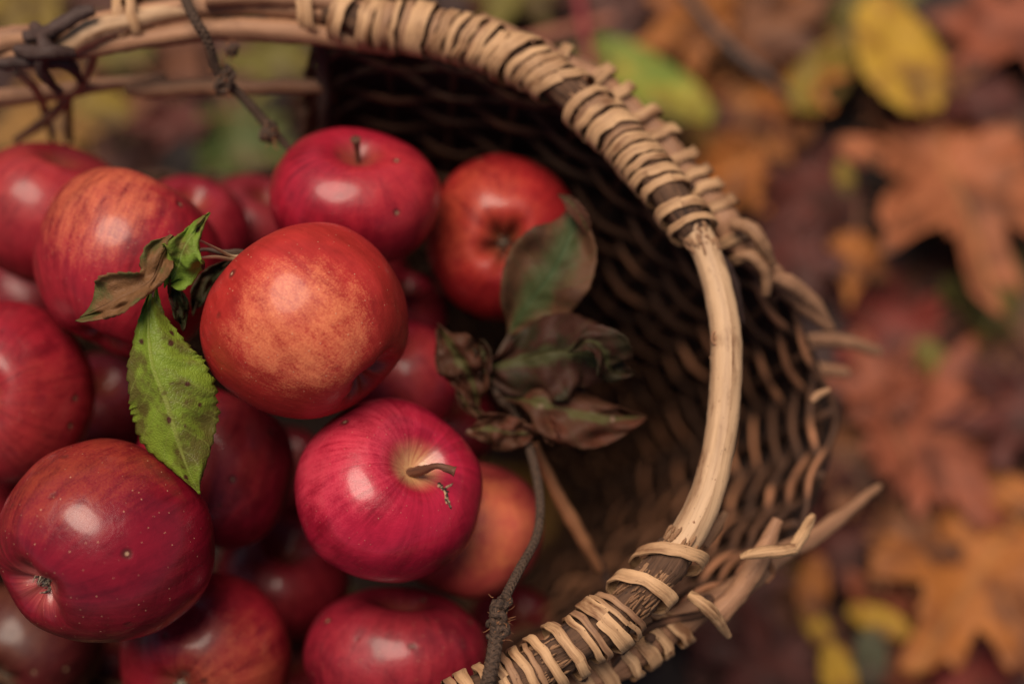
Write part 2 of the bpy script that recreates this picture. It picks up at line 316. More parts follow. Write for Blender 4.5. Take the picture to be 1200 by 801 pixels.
placed = []
apple_pt = {}
for i, a in enumerate(AP):
    rpx = (a['rx']+a['ry'])/2; d = a['d']
    for _ in range(400):        # sink an apple until it only just touches the ones already lying there
        c = P(a['cx'], a['cy'], d); rr = rpx*d/F
        if all((c-c2).length >= .94*(rr+r2) for c2, r2 in placed): break
        d += .001
    placed.append((c, rr))
    a['c'] = c; a['r'] = rr; a['dd'] = d
    print('apple', i, 'depth', round(a['d'], 3), '->', round(d, 3), 'r', round(rr, 4), 'z', round(c.z, 3))
    ax = Vector(a['ax']).normalized(); axw = (RGT*ax.x+UP*ax.y-FWD*ax.z).normalized()
    q = axw.to_track_quat('Z', 'Y').to_matrix()
    seed = i*1.37+.6
    mk = dict(a['mk']); pd = Vector(mk['pale_dir']).normalized(); mk['pale_dir'] = q.transposed() @ (RGT*pd.x+UP*pd.y-FWD*pd.z)
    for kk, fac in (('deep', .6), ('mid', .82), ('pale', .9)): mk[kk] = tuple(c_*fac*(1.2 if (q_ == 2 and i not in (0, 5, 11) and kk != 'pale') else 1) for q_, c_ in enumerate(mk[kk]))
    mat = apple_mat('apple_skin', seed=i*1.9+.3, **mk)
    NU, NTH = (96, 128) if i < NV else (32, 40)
    vs = []; apc = []; fs = []
    kx, ky = a['rx']/rpx, a['ry']/rpx
    def tow(l, kx=kx, ky=ky, q=q):
        g = q @ l; x, y, z = g.dot(RGT)*kx, g.dot(UP)*ky, g.dot(FWD); return RGT*x+UP*y+FWD*z
    vs.append(tow(apple_local(1e-4, 0, rr, a['dt'], a['db'], seed, tall=a['tall']))); apc.append(apple_local(1e-4, 0, 1, a['dt'], a['db'], seed, tall=a['tall']))
    for u_ in range(1, NU):
        u = math.pi*u_/NU
        u = u - .28*math.sin(2*u)          # finer rings near both poles
        for t_ in range(NTH):
            th = 2*math.pi*t_/NTH
            l = apple_local(u, th, 1, a['dt'], a['db'], seed, tall=a['tall'])
            vs.append(tow(l*rr)); apc.append(l)
    vs.append(tow(apple_local(math.pi-1e-4, 0, rr, a['dt'], a['db'], seed, tall=a['tall']))); apc.append(apple_local(math.pi-1e-4, 0, 1, a['dt'], a['db'], seed, tall=a['tall']))
    for t_ in range(NTH): fs.append((0, 1+t_, 1+(t_+1) % NTH))
    for u_ in range(NU-2):
        b0 = 1+u_*NTH
        for t_ in range(NTH):
            t2 = (t_+1) % NTH; fs.append((b0+t_, b0+NTH+t_, b0+NTH+t2, b0+t2))
    b0 = 1+(NU-2)*NTH; last = len(vs)-1
    for t_ in range(NTH): fs.append((last, b0+(t_+1) % NTH, b0+t_))
    me = bpy.data.meshes.new('apple'); me.from_pydata([tuple(v) for v in vs], [], fs)
    at = me.attributes.new('apc', 'FLOAT_VECTOR', 'POINT'); at.data.foreach_set('vector', [x for v in apc for x in v])
    me.polygons.foreach_set('use_smooth', [True]*len(me.polygons)); me.update()
    o = link('apple', me, mat, loc=c)
    tag(o, a['label'], 'apple', 'apples heaped in the basket')
    a['obj'] = o; a['tow'] = tow
    if 's' in a['show']:
        z0 = (a['tall']-a['dt'])*rr
        mb = MB(); L = {0: .55, 2: .34, 3: .44}[i]*rr
        bend = {0: Vector((.0, .0, 0)), 2: Vector((.62, -.1, 0)), 3: Vector((.1, .05, 0))}[i]
        pts = [tow(Vector((0, 0, z0-.003))+Vector((0, 0, L*t))+bend*L*t*t) for t in [k/8 for k in range(9)]]
        if i == 2:  # stump bent over toward the lower right of the hollow
            e0 = pts[0]; e1 = P(531, 551, a['dd']-.0285)-c; e1b = P(514, 546, a['dd']-.0285)-c
            pts = [Vector(q_) for q_ in catmull([e0, (e0+e1b)/2+Vector((0, 0, .001)), e1b, e1, e1+(e1-e1b)*.15], 5)]
        n_ = len(pts)
        rs = [(.0012+.0009*abs(k/(n_-1)-.4)**2*4) * (1.15 if i == 2 else .8) for k in range(n_)]
        mb.tube(pts, rs, 12, rough=.45)
        st = link('stem', mb.mesh('stem'), M['stalk'] if i == 0 else M['stemred'], o)
    if 'c' in a['show']:
        z0 = -(a['tall']-a['db'])*rr
        mb = MB()
        rng = random.Random(i)
        for k in range(9):
            th = 2*math.pi*k/9+rng.random()*.4; dirv = Vector((math.cos(th), math.sin(th), 0)); rad_ = rr*(.045+.03*rng.random()); ln = rr*(.06+.07*rng.random())
            p0 = Vector((0, 0, z0+.0015))+dirv*rad_*.6; p1 = p0+dirv*rad_*.8+Vector((0, 0, -ln*.8)); p2 = p1+dirv*(-rad_*(.3+.7*rng.random()))+Vector((0, 0, -ln*.5))
            mb.tube([tow(p0), tow(p1), tow(p2)], [.0011, .0009, .0002], 6, flat=(1, .35), rough=.3)
        mb.tube([tow(Vector((0, 0, z0+.002))), tow(Vector((0, 0, z0-.0015)))], [rr*.07, rr*.035], 10, rough=.4)
        nm = NT('dried_calyx'); nn = nm.noise(nm.n('ShaderNodeTexCoord').outputs['Object'], 900., 3)
        cm = nm.fin(nm.mix(nm.ramp(nn, .35, .65), (.03, .02, .015) if i == 5 else (.06, .04, .03), (.13, .09, .06) if i == 5 else (.42, .34, .25)), .8)
        link('calyx', mb.mesh('calyx'), cm, o)

# little dried crack beside the stem of the pink apple
a = AP[2]; mb = MB()
for (x0, y0, x1, y1, r) in ((513, 570, 527, 577, .0007), (520, 571, 524, 590, .0008), (524, 583, 528, 596, .0006), (512, 567, 519, 569, .0009), (518, 574, 530, 566, .0006)):
    pts = []
    for t in range(6):
        x = x0+(x1-x0)*t/5+random.uniform(-1, 1); y = y0+(y1-y0)*t/5+random.uniform(-1, 1)
        ray = (P(x, y, 1)-CAM).normalized(); org = a['c']
        ok, hit, nn, _ = a['obj'].ray_cast(CAM-org, ray)
        if ok: pts.append(hit+nn*.0001)
    if len(pts) > 2: mb.tube(pts, [r*.4]+[r*random.uniform(.6, 1) for _ in range(len(pts)-2)]+[r*.3], 6, flat=(.5, 1), rough=.4)
cn = NT('dried_scar'); cm = cn.fin(cn.mix(cn.ramp(cn.noise(cn.n('ShaderNodeTexCoord').outputs['Object'], 700., 3), .45, .6), (.03, .015, .01), (.45, .3, .18)), .9)
link('scar', mb.mesh('scar'), cm, a['obj'])

# ------------------------------------------------------------------ leaves
def leaf_mat(name, main, alt, vein, spot, altamt=.5, rib=None, ribw=.25, spots=.3, rough=.5, transl=.15, sc=1.):
    m = NT(name); s = m.sep(m.uv()); tc = m.n('ShaderNodeTexCoord').outputs['Object']
    v = m.math('ABSOLUTE', m.math('SUBTRACT', m.math('MULTIPLY', s[1], 2.), 1.))
    n1 = m.noise(tc, 70.*sc, 5, .6); n2 = m.noise(tc, 260.*sc, 4, .65)
    c = m.mix(m.math('MULTIPLY', m.ramp(n1, .62-.3*altamt, .72-.2*altamt), .9), main, alt)
    c = m.mix(m.math('MULTIPLY', m.ramp(n2, .45, .7), .35), c, tuple(x*.55 for x in main))
    if rib:
        rf = m.math('ADD', v, m.math('MULTIPLY', m.math('SUBTRACT', n1, .5), 1.1)); c = m.mix(m.ramp(rf, ribw*.3, ribw*1.6, .95, 0), c, rib)
    wv = m.math('FRACT', m.math('ADD', m.math('MULTIPLY', s[0], 8.), m.math('ADD', m.math('MULTIPLY', v, -1.5), m.math('MULTIPLY', n1, .5))))
    tri = m.math('ABSOLUTE', m.math('SUBTRACT', wv, .5))
    lat = m.math('MULTIPLY', m.ramp(tri, .0, .05, 1, 0), .6)
    mid = m.ramp(v, .02, .07, 1, 0)
    vn = m.math('MAXIMUM', lat, mid)
    c = m.mix(m.math('MULTIPLY', vn, .6), c, vein)
    net = m.vor(tc, 700.*sc, 'DISTANCE_TO_EDGE').outputs['Distance']
    sp = m.vor(m.vec('ADD', tc, (3.3, 1, 0)).outputs[0], 170.*sc); spd = m.math('ADD', sp.outputs['Distance'], m.math('MULTIPLY', n2, .35))
    sf = m.math('MULTIPLY', m.ramp(spd, .3, .45, 1, 0), m.ramp(m.sep(sp.outputs['Color'])[0], 1-spots, 1-spots+.05))
    c = m.mix(sf, c, spot)
    h = m.math('SUBTRACT', m.math('ADD', m.math('MULTIPLY', m.ramp(net, 0, .2), .3), m.math('MULTIPLY', m.ramp(tri, 0, .5), 1.2)), m.math('MULTIPLY', mid, 1.))
    m.fin(c, rough+.08, m.bump(h, .5, .0007), .22)
    tr = m.n('ShaderNodeBsdfTranslucent'); m.put(tr.inputs[0], c); mx = m.n('ShaderNodeMixShader'); mx.inputs[0].default_value = transl
    m.l(m.b.outputs[0], mx.inputs[1]); m.l(tr.outputs[0], mx.inputs[2]); m.l(mx.outputs[0], m.out.inputs[0])
    return m.m
def leaf_mesh(mid, wl, wr, fl=0., fr=0., curl=0., wave=.0, serr=.06, nser=16, seed=0., nu=64, nv=10, off=Vector((0, 0, 0)), thick=.00022, twist=0., rip=1.):
    """mid: (px,py,depth) along the midrib, wl/wr: half widths in px; fl/fr lift toward the viewer per width"""
    c = catmull(mid, 12); N = len(c); pts = [P(*q) for q in c]
    def arr(w_, t):
        k = t*(len(w_)-1); i = min(int(k), len(w_)-2); f = k-i; f = f*f*(3-2*f) if 0 else f
        a, b, c_, d_ = w_[max(i-1, 0)], w_[i], w_[i+1], w_[min(i+2, len(w_)-1)]
        return max(0, .5*((2*b)+(c_-a)*f+(2*a-5*b+4*c_-d_)*f*f+(-a+3*b-3*c_+d_)*f**3))
    # resample by length
    Ls = [0]
    for i in range(1, N): Ls.append(Ls[-1]+(pts[i]-pts[i-1]).length)
    mb = MB(); rows = []
    sides = []
    for iu in range(nu+1):
        t = iu/nu; L = t*Ls[-1]; k = 0
        while k < N-2 and Ls[k+1] < L: k += 1
        f = (L-Ls[k])/max(Ls[k+1]-Ls[k], 1e-9); p = pts[k].lerp(pts[k+1], f); T = (pts[min(k+2, N-1)]-pts[max(k-1, 0)]).normalized()
        V = (CAM-p).normalized(); S = V.cross(T).normalized(); Nn = T.cross(S).normalized()
        if twist:
            a = twist*(t-.3); S, Nn = S*math.cos(a)+Nn*math.sin(a), Nn*math.cos(a)-S*math.sin(a)
        sides.append((t, p, S, Nn))
    for (t, p, S, Nn) in sides:
        row = []
        saw = (t*nser) % 1.
        for iv in range(-nv, nv+1):
            v = iv/nv; wpx = arr(wr, t) if v > 0 else arr(wl, t); wm = px2m(wpx, p)
            av = abs(v); edge = av**6
            x = v*wm*(1+serr*edge*(saw-.4)+.08*serr*10*edge*noise.noise(Vector((t*9, seed, v))))
            z = (fr if v > 0 else fl)*av*wm + curl*wm*av*av
            z += wave*px2m(10, p)*noise.noise(Vector((t*5, v*1.6, seed)))*(.3+av)
            z += .0004*rip*math.sin((t*8-av*1.5)*2*math.pi)*min(1, av*3)*(wm/.01)
            row.append(mb.add(p+S*x+Nn*z, (t, v*.5+.5)))
        rows.append(row)
    for i in range(nu):
        for k in range(2*nv): mb.f.append((rows[i][k], rows[i][k+1], rows[i+1][k+1], rows[i+1][k]))
    return mb.mesh('leaf', off)
def leaf(parent, mat, mid, wl, wr, name='leaf', label=None, **k):
    off = parent.location.copy() if parent else Vector((0, 0, 0))
    me = leaf_mesh(mid, wl, wr, off=off, **k); o = link(name, me, mat, parent)
    sm = o.modifiers.new('thickness', 'SOLIDIFY'); sm.thickness = .0003; sm.offset = 0
    if label: o['label'] = label
    return o
def rod(name, parent, mat, lst, n=8, seg=10, rough=.12, wobble=0., plane=True, label=None, seed=0.):
    pts, rs = pxpath(lst, seg, plane)
    if wobble: pts = wob(pts, wobble, 40, seed)
    off = parent.location.copy() if parent else Vector((0, 0, 0))
    mb = MB(); mb.tube(pts, rs, n, rough=rough, seed=seed); o = link(name, mb.mesh(name, off), mat, parent)
    if label: o['label'] = label
    return o

GREEN = leaf_mat('green_leaf', (.20, .28, .03), (.10, .075, .02), (.26, .30, .06), (.07, .025, .015), .75, spots=.5, rough=.34)
GREEN2 = leaf_mat('curled_green_leaf', (.17, .26, .03), (.16, .11, .03), (.25, .34, .08), (.05, .03, .015), .4, spots=.25)
BROWNL = leaf_mat('small_brown_leaf', (.20, .095, .04), (.10, .10, .03), (.2, .1, .05), (.35, .12, .06), .5, spots=.12)
DGREEN = leaf_mat('dark_leaf', (.05, .055, .02), (.07, .035, .02), (.09, .09, .04), (.02, .015, .01), .5)
a1 = AP[0]['obj']
d0 = AP[0]['dd']
leaf(a1, GREEN, [(181, 330, d0-.018), (174, 372, d0-.022), (178, 425, d0-.024), (194, 468, d0-.024), (207, 512, d0-.022), (220, 548, d0-.020), (234, 578, d0-.016)],
     [2, 8, 18, 30, 40, 44, 36, 18, 1], [2, 17, 37, 54, 60, 58, 46, 24, 1], name='leaf', label='large green leaf with brown specks and a toothed edge', fl=-1.1, fr=-.12, curl=-.10, wave=1.2, serr=.09, nser=22, nu=110, seed=2.)
leaf(a1, GREEN2, [(246, 249, d0-.030), (230, 268, d0-.03), (215, 292, d0-.032), (209, 312, d0-.026), (200, 330, d0-.018)], [1, 7, 12, 20, 24, 16, 3], [1, 6, 14, 24, 27, 20, 3], label='small curled green leaf',
     fl=-.3, fr=.35, curl=-.3, wave=2., serr=.12, nser=11, seed=5.)
leaf(a1, BROWNL, [(203, 276, d0-.024), (190, 300, d0-.025), (176, 330, d0-.026), (140, 350, d0-.028), (94, 372, d0-.022)], [4, 20, 22, 16, 24, 33, 30, 16, 1], [4, 12, 16, 11, 12, 16, 16, 8, 1], label='brown bent leaf with a torn hole',
     fl=-.25, fr=.2, wave=3., serr=.1, nser=16, seed=8.)
leaf(a1, DGREEN, [(200, 328, d0-.008), (207, 345, d0-.008), (212, 365, d0-.006), (214, 387, d0-.004)], [2, 9, 10, 7, 1], [2, 7, 11, 8, 1], label='tiny dark brown leaf', wave=3., seed=3.)
leaf(a1, DGREEN, [(272, 305, d0+.004), (252, 318, d0+.006), (236, 338, d0+.008), (226, 368, d0+.012)], [2, 8, 11, 8, 1], [2, 8, 10, 8, 1], label='shaded dark green leaf', wave=2., seed=13.)
rod('stalk', a1, M['stalk'], [(290, 299, d0-.002, 1.8), (272, 300, d0-.004, 1.9), (255, 292, d0-.012, 1.7), (233, 281, d0-.022, 1.3)], 6, plane=False, rough=.1)
rod('stalk', a1, M['stalk'], [(290, 301, d0-.001, 1.9), (272, 304, d0-.004, 2.3), (252, 301, d0-.014, 2.1), (228, 303, d0-.024, 1.4)], 6, plane=False, rough=.1)
rod('stalk', a1, M['stalk'], [(196, 321, d0-.020, 1.8), (188, 327, d0-.022, 1.8), (181, 338, d0-.022, 1.5), (179, 348, d0-.023, 1.)], 6, plane=False, rough=.1)
rod('twig', a1, M['darkstem'], [(296, 300, d0+.002, 4), (280, 296, d0+.0, 4.5), (262, 296, d0-.002, 3.5), (235, 293, d0-.004, 2.5), (205, 312, d0-.012, 1.5)], 7, plane=False, rough=.3)

# dried sprig beside the orange-red apple
SP = P(585, 455, .60); sprig = empty('leaf_sprig', SP)
tag(sprig, 'dried sprig of curled brown leaves with green ribs, right of the apple heap', 'leaf sprig')
S1 = leaf_mat('brown_green_leaf', (.13, .06, .03), (.08, .035, .02), (.06, .10, .04), (.04, .02, .02), .5, rib=(.065, .085, .03), ribw=.4, spots=.1, transl=.25)
S2 = leaf_mat('purple_brown_leaf', (.06, .022, .014), (.035, .030, .014), (.07, .06, .02), (.03, .015, .015), .6, rib=(.075, .075, .03), ribw=.14, spots=.1, transl=.25)
S3 = leaf_mat('rust_leaf', (.09, .036, .02), (.12, .036, .02), (.10, .08, .03), (.30, .18, .13), .5, rib=(.10, .09, .03), ribw=.14, spots=.1, transl=.25)
leaf(sprig, S1, [(596, 392, .600), (620, 355, .592), (648, 318, .586), (668, 275, .586), (676, 236, .592)], [2.4, 26.4, 40.8, 45.6, 45.6, 36.0, 12.0, 1.2], [2.4, 21.6, 40.8, 52.8, 55.2, 43.2, 19.2, 1.2], label='upright broad brown leaf with a green centre', fl=.15, fr=-.1, curl=.12, rip=.25, wave=1.8, serr=.03, seed=1.)
leaf(sprig, S3, [(654, 228, .583), (668, 236, .580), (682, 256, .580), (692, 280, .584)], [1.2, 9.6, 7.2, 1.2], [1.2, 7.2, 8.4, 1.2], name='leaf', label='folded rusty leaf edge', seed=4., fr=.4, nu=20)
leaf(sprig, S2, [(566, 430, .594), (600, 424, .584), (645, 412, .578), (690, 415, .580), (724, 440, .590)], [2.4, 36.0, 52.8, 57.6, 55.2, 38.4, 1.2], [2.4, 14.4, 31.2, 43.2, 43.2, 26.4, 1.2], label='broad purple-brown leaf with a rolled tip', fl=.1, fr=-.15, curl=-.15, rip=.25, wave=2.4, serr=.03, seed=6.)
leaf(sprig, S2, [(668, 412, .572), (690, 400, .566), (706, 410, .568), (716, 434, .576), (742, 436, .584)], [1.2, 9.6, 14.4, 12.0, 1.2], [1.2, 19.2, 33.6, 21.6, 1.2], fl=.9, fr=-.2, curl=.5, rip=.25, wave=1.8, seed=16., label='rolled leaf tip')
leaf(sprig, S3, [(585, 466, .592), (625, 470, .584), (670, 482, .580), (715, 490, .582), (757, 488, .590)], [2.4, 14.4, 31.2, 40.8, 36.0, 19.2, 1.2], [2.4, 14.4, 26.4, 28.8, 21.6, 12.0, 1.2], label='long rust-brown leaf pointing right', fl=.2, fr=-.5, rip=.25, wave=2.7, serr=.04, seed=9.)
leaf(sprig, S3, [(515, 384, .585), (526, 402, .580), (542, 424, .582), (554, 450, .586), (560, 476, .592)], [2.4, 19.2, 31.2, 24.0, 12.0, 2.4], [2.4, 21.6, 26.4, 24.0, 14.4, 2.4], label='twisted brown leaf with a green rib', fl=.1, fr=.3, rip=.25, wave=3.0, serr=.03, seed=11.)
leaf(sprig, S3, [(547, 505, .582), (570, 502, .578), (596, 506, .578), (628, 508, .584)], [1.2, 16.8, 24.0, 18.0, 1.2], [1.2, 15.6, 20.4, 14.4, 1.2], label='short rusty leaf at the bottom', fl=-.3, fr=.2, rip=.25, wave=2.4, seed=14.)
leaf(sprig, S3, [(630, 490, .584), (642, 500, .578), (646, 520, .580)], [1.2, 16.8, 10.8, 1.2], [1.2, 12.0, 9.6, 1.2], label='tiny leaf folded down', rip=.25, wave=2.4, seed=17., nu=24)
leaf(sprig, S3, [(536, 450, .586), (544, 470, .582), (558, 482, .584), (572, 492, .588)], [1.2, 6.0, 7.2, 1.2], [1.2, 6.0, 7.2, 1.2], rip=.25, wave=2.4, seed=19., nu=24)
leaf(sprig, S2, [(556, 402, .588), (566, 412, .584), (566, 430, .586), (573, 446, .590)], [1.2, 9.6, 12.0, 1.2], [1.2, 9.6, 9.6, 1.2], rip=.25, wave=3.0, seed=21., nu=24, fr=.6)
rod('twig', sprig, M['darkstem'], [(598, 392, .600, 3), (580, 430, .596, 5), (584, 462, .592, 6), (600, 480, .596, 5), (618, 510, .602, 5)], 7, plane=False, rough=.35)
rod('twig', sprig, M['darkstem'], [(584, 455, .593, 4), (606, 468, .592, 3), (630, 472, .588, 2)], 6, plane=False, rough=.35)

# ------------------------------------------------------------------ basket
BASE = Vector((-.09, -.0, GZ)); basket = empty('wicker_basket', BASE)
tag(basket, 'rustic brown wicker basket with a bark-bound rim, heaped with red apples', 'basket')
HOOP = [(-330, 620, 20), (-320, 420, 18), (-240, 220, 17), (-120, 110, 17), (0, 50, 15), (60, 44, 15), (140, 24, 14), (220, 10, 13), (300, 6, 13), (380, 14, 15), (430, 26, 19), (480, 31, 21), (530, 41, 21), (580, 57, 21), (630, 82, 21),
        (680, 117, 20), (725, 160, 20), (765, 205, 20), (800, 250, 19), (826, 292, 17), (843, 345, 18), (851, 400, 18.5), (849, 470, 19), (841, 530, 19), (824, 590, 20), (796, 640, 21),
        (752, 693, 22), (700, 738, 23), (640, 775, 23), (570, 812, 23), (490, 850, 22), (380, 890, 22), (200, 920, 22), (20, 900, 22), (-160, 820, 22), (-270, 730, 22)]
def zh(x): return .30
hoop_s = catmull([(x, y, .30, r) for x, y, r in HOOP], 14, closed=True)
hoop_p = [PZ(q[0], q[1], q[2]) for q in hoop_s]; hoop_r = [px2m(q[3], p) for q, p in zip(hoop_s, hoop_p)]
def hidx(x, y):
    return min(range(len(hoop_s)), key=lambda i: (hoop_s[i][0]-x)**2+(hoop_s[i][1]-y)**2)
def seg_obj(name, i0, i1, mat, rough=.08, rs=1., dz=0., label=None):
    N = len(hoop_p); ids = [(i0+k) % N for k in range((i1-i0) % N+1)]
    mb = MB(); mb.tube([hoop_p[i]+Vector((0, 0, dz)) for i in ids], [hoop_r[i]*rs for i in ids], 20, rough=rough); o = link(name, mb.mesh(name, BASE), mat, basket)
    if label: o['label'] = label
    return o
iA, iB = hidx(812, 268), hidx(790, 648)
seg_obj('hoop', iA, iB, M['peeled'], .05, label='bare pale peeled rod of the rim')
seg_obj('hoop', iB-1, hidx(-330, 620), M['bark'], .22, 1.06)
i4 = hidx(385, 15)
seg_obj('hoop', hidx(-330, 620)-1, i4, M['rod'], .12)
seg_obj('hoop', i4-1, iA+2, M['bark'], .22, 1.06)
for (x, y, r0, kk) in ((839, 398, 4.5, 0), (832, 420, 1.6, 1), (843, 470, 1.8, 2), (838, 560, 2.2, 3), (813, 612, 3.5, 4)):
    i = hidx(x, y); c = hoop_p[i]; V = (CAM-c).normalized(); T = (hoop_p[(i+1) % len(hoop_p)]-c).normalized(); S = T.cross(V).normalized(); ox = (x-hoop_s[i][0])*px2m(1, c); mb = MB()
    rm = hoop_r[i]; zz = math.sqrt(max(rm*rm-ox*ox, 0)); cc_ = c+S*(-ox if S.x < 0 else ox)+V*(zz*.975); r_ = px2m(r0, c)
    if kk == 0: mb.tube([cc_+(T*math.cos(a)*1.7+S*math.sin(a))*r_+V*0 for a in [2*math.pi*q/18 for q in range(19)]], r_*.28+.0001, 6, rough=.4, cap=False)
    mb.tube([cc_-T*r_*.9, cc_, cc_+T*r_*.9], [.0001, r_*.55, .0001], 7, rough=.3)
    link('wood_knot', mb.mesh('wood_knot', BASE), M['rod'], basket)
# second rod lying along the top left of the hoop
rod('rim_rod', basket, M['rod'], [(-60, 78, .295, 12), (20, 62, .296, 12), (100, 58, .297, 11), (150, 50, .298, 11), (200, 40, .298, 12), (270, 34, .297, 14), (340, 36, .297, 14), (400, 44, .294, 12), (460, 54, .290, 10)], 14, rough=.1, wobble=.001)
rod('rim_rod', basket, M['peeled'], [(70, 62, .302, 10), (100, 42, .304, 14), (140, 28, .304, 13), (190, 16, .302, 10), (240, 12, .300, 7)], 14, rough=.12)
rod('rim_rod', basket, M['rod'], [(240, 0, .308, 9), (300, -4, .306, 11), (380, 2, .304, 12), (440, 14, .300, 8)], 12, rough=.12)
# the lower rails seen through the gap at the upper left
for l in ([(-60, 122, .262, 10), (10, 112, .262, 11), (70, 106, .262, 10), (130, 98, .262, 8), (195, 93, .262, 6)],
          [(150, 104, .264, 7), (180, 106, .266, 11), (240, 104, .266, 10), (300, 103, .265, 9), (378, 102, .262, 9)]):
    rod('rail', basket, M['rod'], l, 12, rough=.14, wobble=.001)
for l in ([(112, 62, .285, 5), (96, 95, .268, 6), (60, 135, .25, 6), (18, 165, .24, 5)], [(78, 100, .262, 5), (80, 130, .24, 5), (80, 165, .20, 5)],
          [(20, 85, .285, 5), (45, 110, .27, 5), (62, 165, .21, 4)], [(372, 30, .29, 8), (377, 80, .27, 8), (381, 150, .235, 8), (388, 260, .12, 8)]):
    rod('stake', basket, M['rod'] if l[0][0] != 372 else M['darkrod'], l, 8, rough=.25)
for l in ([(30, 45, .309, 8), (62, 36, .312, 9), (90, 18, .314, 8), (110, 12, .314, 6)], [(40, 30, .308, 6), (52, 55, .312, 9), (50, 85, .302, 8), (70, 108, .288, 5)], [(22, 60, .306, 9), (55, 62, .312, 10), (85, 62, .306, 7)],
          [(0, 75, .300, 8), (40, 72, .304, 9), (80, 78, .298, 7), (95, 95, .285, 4)]):
    rod('binding', basket, M['darkrod'], l, 10, rough=.4)

# binding strips round a rod
def ring(name, cpath, i, ra, rb, wid, mat, lean=0., tilt=0., roll=0., thick=.0011, pitch=.0, seed=0., gap=0., dz=0.):
    N = len(cpath); c = cpath[i % N]; T = (cpath[(i+2) % N]-cpath[(i-2) % N]).normalized()
    V = (CAM-c).normalized(); S = T.cross(V).normalized(); U = S.cross(T).normalized()
    if U.dot(V) < 0: U = -U
    mb = MB(); n = 44; rngs = []
    circ = 2*math.pi*ra
    rd = random.Random(seed)
    wv = rd.uniform(.8, 1.2)
    for k in range(n+1):
        a = 2*math.pi*k/n*(1-gap)+roll
        ca, sa = math.cos(a), math.sin(a)
        rr_ = 1+.05*noise.noise(Vector((ca*1.2, sa*1.2, seed*3.1)))+.02*noise.noise(Vector((ca*5, sa*5, seed*3.1)))
        rr_ *= 1+(.10*(k/n) if gap else 0)
        cen = c+(S*ca*ra+U*sa*rb)*rr_+T*(tilt*ra*ca-lean*ra*sa+pitch*(k/n-.5))+T*.0010*noise.noise(Vector((ca*2, sa*2, seed)))
        rad = (S*ca/ra+U*sa/rb).normalized(); tan = (S*-sa*ra+U*ca*rb+T*(-tilt*ra*sa-lean*ra*ca)).normalized(); wd = tan.cross(rad).normalized()
        w_ = wid*.5*(1+.16*noise.noise(Vector((a*.8*wv, seed, 0)))); h = thick*.5
        ringv = []
        e_ = .12*noise.noise(Vector((a*2, seed, 2))); prof = [(-1, -.8), (-1+e_, .55), (-.8, .95), (-.1, .75+.3*noise.noise(Vector((a, seed, 5)))), (.8, 1.), (1-e_, .6), (1, -.8), (0, -1)]
        for j, (x, y) in enumerate(prof+[prof[0]]):
            bulge = .25*noise.noise(Vector((a*3+x*2, seed, 7)))
            ringv.append(mb.add(cen+wd*(x*w_)+rad*(h*(y+bulge)), (circ*k/n+seed*.013, (x*.5+.5)*wid if j < 7 else wid*1.5+j*.001)))
        rngs.append(ringv)
    for k in range(n):
        for j in range(8): mb.f.append((rngs[k][j], rngs[k][j+1], rngs[k+1][j+1], rngs[k+1][j]))
    if gap:
        mb.f.append(tuple(rngs[0][j] for j in range(8))); mb.f.append(tuple(rngs[-1][j] for j in reversed(range(8))))
    for k in range(len(mb.v)): mb.v[k] = mb.v[k]+Vector((0, 0, dz))
    me = mb.mesh(name, BASE); me.set_sharp_from_angle(angle=R(32)); return link(name, me, mat, basket)
# (px, py, width px, tilt, radius px, material key)
BANDS = [(146, 30, 12, .08, 33, 's'), (163, 29, 13, -.05, 34, 's'), (357, 22, 10, -.22, 32, 's'), (371, 22, 12, -.2, 32, 's'),
         (401, 24, 17, .10, 34, 's'), (432, 27, 20, .10, 31, 's'), (448, 28, 9, .12, 33, 's'), (456, 30, 12, .15, 30, 't'), (467, 31, 7, .12, 36, 's'), (481, 32, 11, .12, 33, 't'), (496, 34, 22, .15, 34, 's'),
         (512, 38, 7, .2, 30, 't'), (523, 40, 12, .2, 32, 's'), (537, 45, 9, .3, 33, 's'), (551, 49, 10, .3, 33, 's'), (560, 52, 9, .34, 30, 't'), (569, 55, 12, .3, 34, 's'), (583, 60, 10, .45, 33, 's'), (592, 64, 9, .4, 30, 't'),
         (604, 68, 17, .42, 37, 's'), (620, 77, 9, .5, 31, 's'), (632, 84, 13, .62, 33, 's'), (645, 88, 15, .55, 31, 's'), (660, 100, 12, .85, 35, 's'),
         (690, 125, 11, .18, 33, 's'), (699, 133, 9, .2, 30, 't'), (705, 140, 10, .2, 33, 's'), (718, 152, 20, .22, 33, 's'), (731, 165, 7, .2, 30, 't'), (739, 174, 13, .25, 32, 's'), (751, 188, 14, .22, 32, 's'),
         (760, 199, 9, .25, 31, 's'), (770, 213, 11, .35, 32, 's'), (780, 226, 11, .28, 31, 's'), (800, 250, 13, .35, 33, 's'), (810, 270, 10, .25, 30, 's'),
         (789, 660, 17, -.55, 41, 's'), (756, 697, 18, -.32, 42, 's'), (728, 716, 8, -.22, 38, 't'), (721, 721, 7, -.2, 40, 's'), (708, 732, 20, -.16, 40, 's'), (692, 742, 9, -.12, 38, 't'), (684, 747, 9, -.15, 38, 's'),
         (668, 757, 8, -.12, 38, 't'), (660, 762, 13, -.14, 41, 's'), (640, 776, 13, -.12, 40, 's'), (625, 783, 7, -.05, 37, 't'), (614, 789, 10, -.05, 37, 's'), (603, 795, 9, -.05, 38, 't'), (592, 801, 12, -.1, 38, 's'),
         (575, 810, 13, -.05, 38, 's'), (556, 819, 15, -.05, 40, 's'), (540, 827, 11, 0, 38, 't'), (520, 837, 14, 0, 38, 's')]
rnd = random.Random(3); LN = [j for j, b in enumerate(BANDS) if b[2] > 16 and b[1] > 600 and b[0] > 750]
